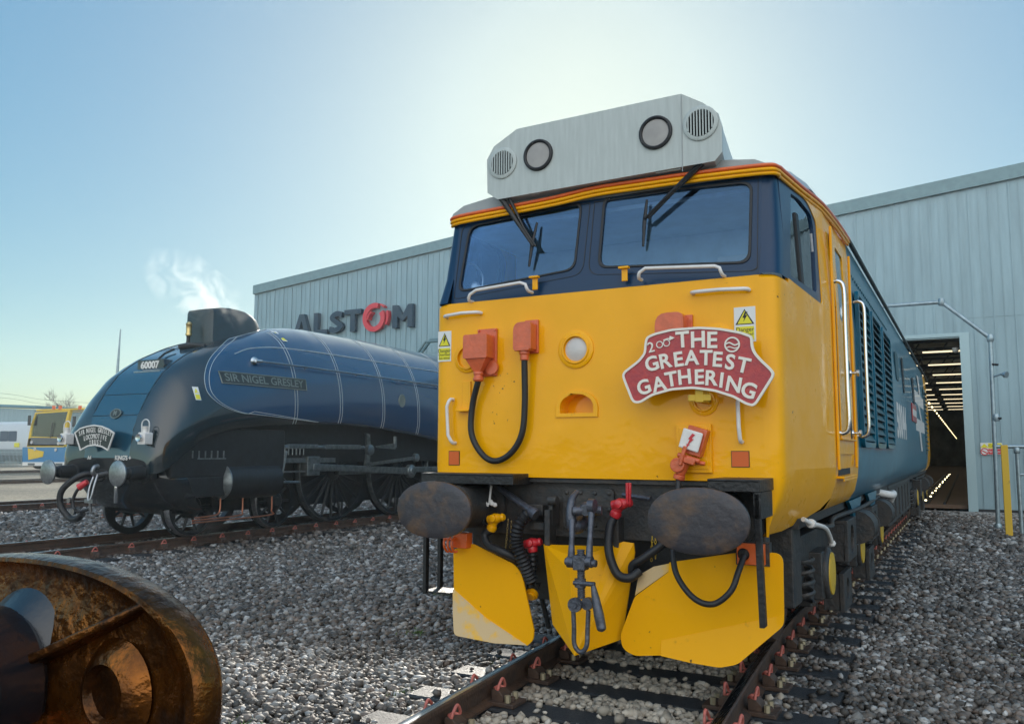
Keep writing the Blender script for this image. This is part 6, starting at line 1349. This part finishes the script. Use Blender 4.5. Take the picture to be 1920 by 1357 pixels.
# ------------------------------------------------------------------ background
def shunter():
    bx_, by_ = -57.0, 33.0
    r = empty('shunting_vehicle', (bx_, by_, 0), 'small yellow and blue road rail shunting vehicle with glazed cab beyond the steam locomotive', 'shunter')
    q = lambda u, v, d=0: F(u, v, by_+d)
    sy_ = mat('shunter_yellow', (.72, .47, .02), .4, coat=.2); bl_ = mat('shunter_blue', (.012, .17, .38), .35, coat=.5); gr_ = mat('shunter_grey', (.09, .10, .11), .5)
    def pl(px, m, nm, y=0, th=.1, rad=0):
        return MB().plate(rpoly([(q(u, v, y).x, q(u, v, y).z) for u, v in px], rad, 3), [], lambda a, b, t: V((a, by_+y+t, b)), th).build(nm, m, r, smooth=20)
    pl([(42, 838), (150, 838), (150, 872), (42, 872)], bl_, 'chassis', 0, 6.0, .1)
    pl([(53, 822), (120, 824), (120, 838), (50, 838)], sy_, 'cab_front_panel', 0, .15, .1)
    pl([(52, 840), (82, 846), (80, 856), (53, 862)], sy_, 'front_marking', -.03, .02)
    pl([(42, 866), (120, 866), (120, 873), (42, 873)], M['white'], 'bumper', -.1, .1)
    pl([(52, 868), (64, 868), (64, 872), (52, 872)], gr_, 'bumper_recess', -.14, .05); pl([(104, 868), (116, 868), (116, 872), (104, 872)], gr_, 'bumper_recess', -.14, .05)
    fo = [(51, 836), (54, 815), (58, 795), (66, 773), (132, 768), (126, 795), (120, 836)]; fi = [(57, 818), (60, 797), (67, 775.5), (127, 771.5), (121, 796), (117, 820)]
    A = [(q(u, v).x, q(u, v).z) for u, v in fo]; B = [(q(u, v).x, q(u, v).z) for u, v in fi]
    MB().plate(A, [B], lambda a, b, t: V((a, by_+t, b)), .2).build('cab_frame', sy_, r, smooth=0)
    MB().plate(B, [], lambda a, b, t: V((a, by_+.05+t, b)), .02).build('windscreen', M['sideglass'], r, smooth=0)
    MB().plate([(q(64, 833).x, q(64, 833).z), (q(110, 833).x, q(110, 833).z), (q(116, 821).x, q(116, 821).z), (q(57, 820).x, q(57, 820).z)], [], lambda a, b, t: V((a, by_-.03+t, b)), .02).build('windscreen_lower', gr_, r, smooth=0)
    x0 = q(128, 800).x; x1 = q(167, 800).x; zt_ = q(140, 768).z; zb_ = q(130, 840).z; xl = q(56, 800).x
    MB().box((xl+.6, by_, zt_-.02), (x1+.1, by_+2.6, zt_+.12)).build('cab_roof', sy_, r, smooth=0, bevel=.05)
    MB().box((x1-.1, by_+.2, zb_), (x1, by_+.35, zt_)).box((x1-.1, by_+2.4, zb_), (x1, by_+2.55, zt_)).box((xl+.2, by_+2.4, zb_), (xl+.35, by_+2.5, zt_)).box((xl+.35, by_+2.42, zb_), (x1, by_+2.5, zb_+.9)).build('cab_pillar', sy_, r, smooth=0)
    MB().box((x0-.5, by_+1.2, zb_), (x0+.1, by_+1.7, zb_+1.3)).build('driver_seat', M['seat'], r, smooth=0, bevel=.1)
    MB().tube([V((q(95, 820).x, by_-.02, q(95, 820).z)), V((q(100, 792).x, by_-.05, q(100, 792).z))], .04, 6).build('wiper', M['rubber'], r)
    for u in (55, 139): p = q(u, 788 if u < 100 else 790, -.2); MB().cbox(p, (.28, .12, .75)).build('mirror', M['rubber'], r, smooth=0, bevel=.04)
    for u in (101, 113, 150): p = q(u, 765); MB().cyl(p-V((0, 0, .1)), p+V((0, 0, .18)), .12, 12).build('beacon', M['orange'], r)
    for u, v in ((60, 829), (110, 831), (66, 842), (105, 843)): p = q(u, v, -.02); MB().lathe(p, (0, -1, 0), [(0, .13), (.06, .12)], 14).build('lamp', M['lens'], r)
    for u in (48, 92, 140):
        p = q(u, 880); MB().lathe((p.x, by_+1.0, .5), (1, 0, 0), [(-.1, .5), (.1, .5)], 20).build('wheel', M['rubber'], r)
shunter()
tx = F(58, 800, 46); tr_ = empty('passenger_train', (tx.x-10, 46, 0), 'white and pale grey electric passenger train parked at the far left', 'train')
tb_ = mat('train_white', (.52, .55, .58), .35, coat=.3); x1 = tx.x; x0 = x1-40
zt_, zw = F(20, 790, 46).z, 46
MB().rings([[V((x, y, z)) for y, z in ((46, .9), (45.95, 1.6), (45.95, zt_-.7), (46.2, zt_-.2), (46.8, zt_), (48.2, zt_), (48.8, zt_-.4), (49, 1.0))] for x in (x0, x1)], cap=True).build('car_body', tb_, tr_, smooth=30)
MB().box((x0, 45.9, .9), (x1, 45.94, 1.5)).build('skirt_band', mat('train_grey', (.18, .2, .22), .5), tr_, smooth=0)
for k, u in enumerate((26, 10, -8, -26, -50, -80)):
    a, b = F(u-10 if k % 2 == 0 else u-9, 808, 45.94), F(u if k % 2 == 0 else u+1, 827, 45.94)
    MB().plate(rrect(F(u-9.5, 808, 45.94).x, b.z, F(u+7 if k else u+15, 808, 45.94).x if False else F(u+6, 808, 45.94).x, a.z, .12, 3), [], lambda p, q_, t: V((p, 45.93+t, q_)), .03).build('window', M['glass'] if False else M['band'], tr_, smooth=0)
a, b = F(27, 830, 45.9), F(36, 838, 45.9); MB().box((a.x, 45.88, b.z), (b.x, 45.9, a.z)).build('door_label', M['signyellow'], tr_, smooth=0)
MB().box((x0, 46.3, .3), (x1, 48.7, .95)).build('underframe', M['frame'], tr_, smooth=0)
for u in (36, 0, -30): p = F(u, 855, 46); MB().lathe((p.x, 46.2, .55), (0, 1, 0), [(-.1, .5), (.1, .5)], 18).build('wheel', M['rubber'], tr_)
yd = 60; a = F(72, 760, yd); ds = empty('depot_building', (a.x-12, yd, 0), 'low distant pale metal depot building with teal roof edge at the far left', 'building')
zr_ = a.z; zl_ = F(0, 753, yd).z; xl = F(-160, 753, yd).x; xr = F(65, 760, yd).x
wl = MB().plate([(xl, 0), (xr, 0), (xr, zr_-.5), (xl, zl_+.2)], [], lambda p, q_, t: V((p, yd+t, q_)), 8)
for k in range(30): x = xr-.2-k*.9; wl.box((x, yd-.03, 0), (x+.05, yd-.001, zr_-.3))
wl.build('wall', M['clad'], ds, smooth=0)
MB().plate([(xl, zl_+.2), (a.x+.4, zr_-.35), (a.x+.4, zr_-.05), (xl, zl_+.6)], [], lambda p, q_, t: V((p, yd-.6+t, q_)), 9).build('roof', mat('teal_roof', (.03, .16, .22), .45), ds, smooth=0)
# fence, mast, wires, bare trees
fy = 44; fn = empty('yard_fence', (F(20, 850, fy).x, fy, GZ), 'thin grey palisade fence in front of the parked passenger train', 'fence')
x0, x1 = F(-120, 850, fy).x, F(44, 850, fy).x; q = MB()
x = x0
while x < x1: q.box((x, fy, GZ), (x+.05, fy+.03, 1.5)); x += .22
q.build('palings', M['galv'], fn, smooth=0); MB().box((x0, fy+.031, .2), (x1, fy+.08, .26)).box((x0, fy+.031, 1.2), (x1, fy+.08, 1.26)).build('rails', M['galv'], fn, smooth=0)
ym = 16; a, b = F(226, 617, ym), F(219, 711, ym); z_ = b.z
ms = empty('radio_mast', (b.x, ym, GZ), 'slender tapering radio mast rising behind the steam locomotive nose', 'mast')
MB().tube([(b.x-.05, ym, GZ), (b.x, ym, b.z), (a.x, ym, a.z)], .05, 8, [.10, .06, .02]).build('pole', M['galv'], ms)
c = F(214, 711, ym); MB().box((c.x-.12, ym-.1, c.z-.02), (b.x+.1, ym+.1, c.z+.02)).build('bracket', M['galv'], ms, smooth=0)
def btree(px, v0, y, h, seed, lab):
    rnd = random.Random(seed); p = F(px, v0, y); r = empty('bare_tree', (p.x, y, GZ), lab, 'tree', 'bare trees on the skyline'); tk = MB(); br_ = MB()
    tk.tube([(p.x, y, GZ), (p.x+.1, y, h*.35), (p.x, y, h*.6)], .2, 8, [.28, .2, .12])
    def grow(o, d, l, rr, dep):
        e = o+d*l; br_.tube([o, o.lerp(e, .5)+V((rnd.uniform(-.05, .05)*l,)*3), e], rr, 5, [rr, rr*.8, rr*.6])
        if dep: 
            for _ in range(4): nd = (d+V((rnd.uniform(-.8, .8), rnd.uniform(-.8, .8), rnd.uniform(-.2, .6)))).normalized(); grow(o.lerp(e, rnd.uniform(.5, 1)), nd, l*rnd.uniform(.55, .8), rr*.6, dep-1)
    for k in range(6): grow(V((p.x, y, h*rnd.uniform(.3, .6))), V((rnd.uniform(-.7, .7), rnd.uniform(-.7, .7), 1)).normalized(), h*.22, .06, 3)
    bk_ = mat('bark', (.10, .08, .065), .9); tk.build('trunk', bk_, r, smooth=60); br_.build('crown', bk_, r, smooth=60)
btree(124, 760, 75, 11.0, 3, 'bare winter tree behind the yellow vehicle cab'); btree(104, 768, 90, 10.5, 8, 'lower bare winter tree left of the tallest one behind the yellow vehicle')
hg = MB(); rnd = random.Random(4)
for k in range(900):
    x = rnd.uniform(-330, -90); z = rnd.uniform(0, 3.5+1.2*math.sin(x*.13)); y = 150+rnd.uniform(-4, 4); s_ = rnd.uniform(.5, 1.3)
    hg.add([(x-s_, y, z), (x+s_, y+.3, z-.2), (x+rnd.uniform(-.5, .5), y-.2, z+s_)], [(0, 1, 2)])
tag(hg.build('distant_hedgerow', mat('hedge_brown', (.10, .10, .07), .9), smooth=0), 'low brown hedgerow on the horizon behind the parked train', 'hedge', kind='stuff')
for k, (va, vb) in enumerate(((737, 756), (745, 764))):
    P = [F(-200, va-14, 60), F(0, va, 60), F(75, (va+vb)/2+2, 60), F(178, vb, 60), F(300, vb+10, 60)]
    o = MB().tube(cr(P, 5), .018, 5).build('overhead_wire', M['rubber'], org=P[1], smooth=60); tag(o, ('upper' if k == 0 else 'lower')+' thin overhead wire crossing the sky above the yellow vehicle', 'wire')
# ------------------------------------------------------------------ foreground buffer
BC = V((.71, -3.60, 1.03))
fbm = mat('rusty_steel_warm_gleam', (.26, .085, .010), .28, metal=.85, nscale=14, col2=(.05, .018, .004), thr=(.30, .62), bump=.30, bscale=45, coat=.12, rvar=.12)  # dark rusty greased steel; the orange in its colour paints in warm highlights
fb_ = empty('wagon_buffer', BC, 'very close dark greasy oval buffer seen from behind at the lower left corner', 'buffer')
hd = MB(); n = 64; rg = []
HW, HH = .438, .205
def el_(k, dy, dz=0): return [V((BC.x+HW*k*abs(math.cos(t))**.86*math.copysign(1, math.cos(t)), BC.y+dy, BC.z+(HH-(1-k)*.30 if k < .2 else HH)*k*abs(math.sin(t))**.86*math.copysign(1, math.sin(t))+dz)) for t in [2*math.pi*j/n for j in range(n)]]
for dy, k in ((-.040, .25), (-.030, .38), (-.010, .60), (.0, .84), (-.004, .915), (-.012, .945), (-.010, .98), (.002, .997), (.018, 1.0), (.036, .995), (.05, .97), (.055, .9), (.057, .4)): rg.append(el_(k, dy))
hd.rings(rg).build('buffer_head', fbm, fb_, smooth=50)
rb = MB()
for a_, L_, w_ in ((26, .335, .016), (154, .335, .016), (-26, .335, .016), (-154, .335, .016)):
    d = V((math.cos(R(a_)), 0, math.sin(R(a_)))); u_ = V((-d.z, 0, d.x)); p0 = BC+d*.08; p1 = BC+d*L_
    rb = MB(); rb.add([p0+u_*w_*1.3, p0-u_*w_*1.3, p1-u_*w_*.7, p1+u_*w_*.7, p0+u_*w_*.5+V((0, -.085, 0)), p0-u_*w_*.5+V((0, -.085, 0)), p1-u_*w_*.2+V((0, -.012, 0)), p1+u_*w_*.2+V((0, -.012, 0))], [(4, 5, 6, 7), (0, 4, 7, 3), (1, 2, 6, 5), (0, 1, 5, 4), (3, 7, 6, 2)])
    rb.build('stiffening_rib', fbm, fb_, smooth=60, bevel=.008, seg=3)
MB().lathe(BC, (0, -1, 0), [(.0, .155), (.018, .135), (.036, .115), (.046, .122), (.050, .126), (.32, .124)], 40).build('buffer_plunger', M['castblack'], fb_, smooth=70)
MB().lathe(BC, (0, -1, 0), [(.12, .125), (.125, .135), (.16, .138), (.17, .132), (.30, .132), (.31, .14), (.42, .145), (.43, .17), (.60, .17)], 40).build('buffer_casing', M['black'], fb_, smooth=40)
bs_ = F(205, 1300, BC.y-.02); MB().lathe((bs_.x, BC.y-.008, bs_.z), (0, -1, 0), [(0, .085), (.012, .07), (.022, .058), (.026, .048), (.012, .040)], 32).build('cast_boss', fbm, fb_, smooth=60)

# ------------------------------------------------------------------ air
hz = MB().box((-140, -12, -1.4), (45, 112, 14)).build('haze', None, smooth=0, org=(0, 0, 0)); hm = bpy.data.materials.new('haze'); hm.use_nodes = True
t = hm.node_tree; t.nodes.remove(t.nodes['Principled BSDF']); pv = t.nodes.new('ShaderNodeVolumePrincipled'); pv.inputs['Color'].default_value = (.86, .95, 1, 1); pv.inputs['Density'].default_value = .0009; pv.inputs['Anisotropy'].default_value = .55
t.links.new(pv.outputs[0], t.nodes['Material Output'].inputs['Volume']); hz.data.materials.append(hm); tag(hz, 'thin pale winter haze and drifting steam over the yard', 'haze', kind='stuff')
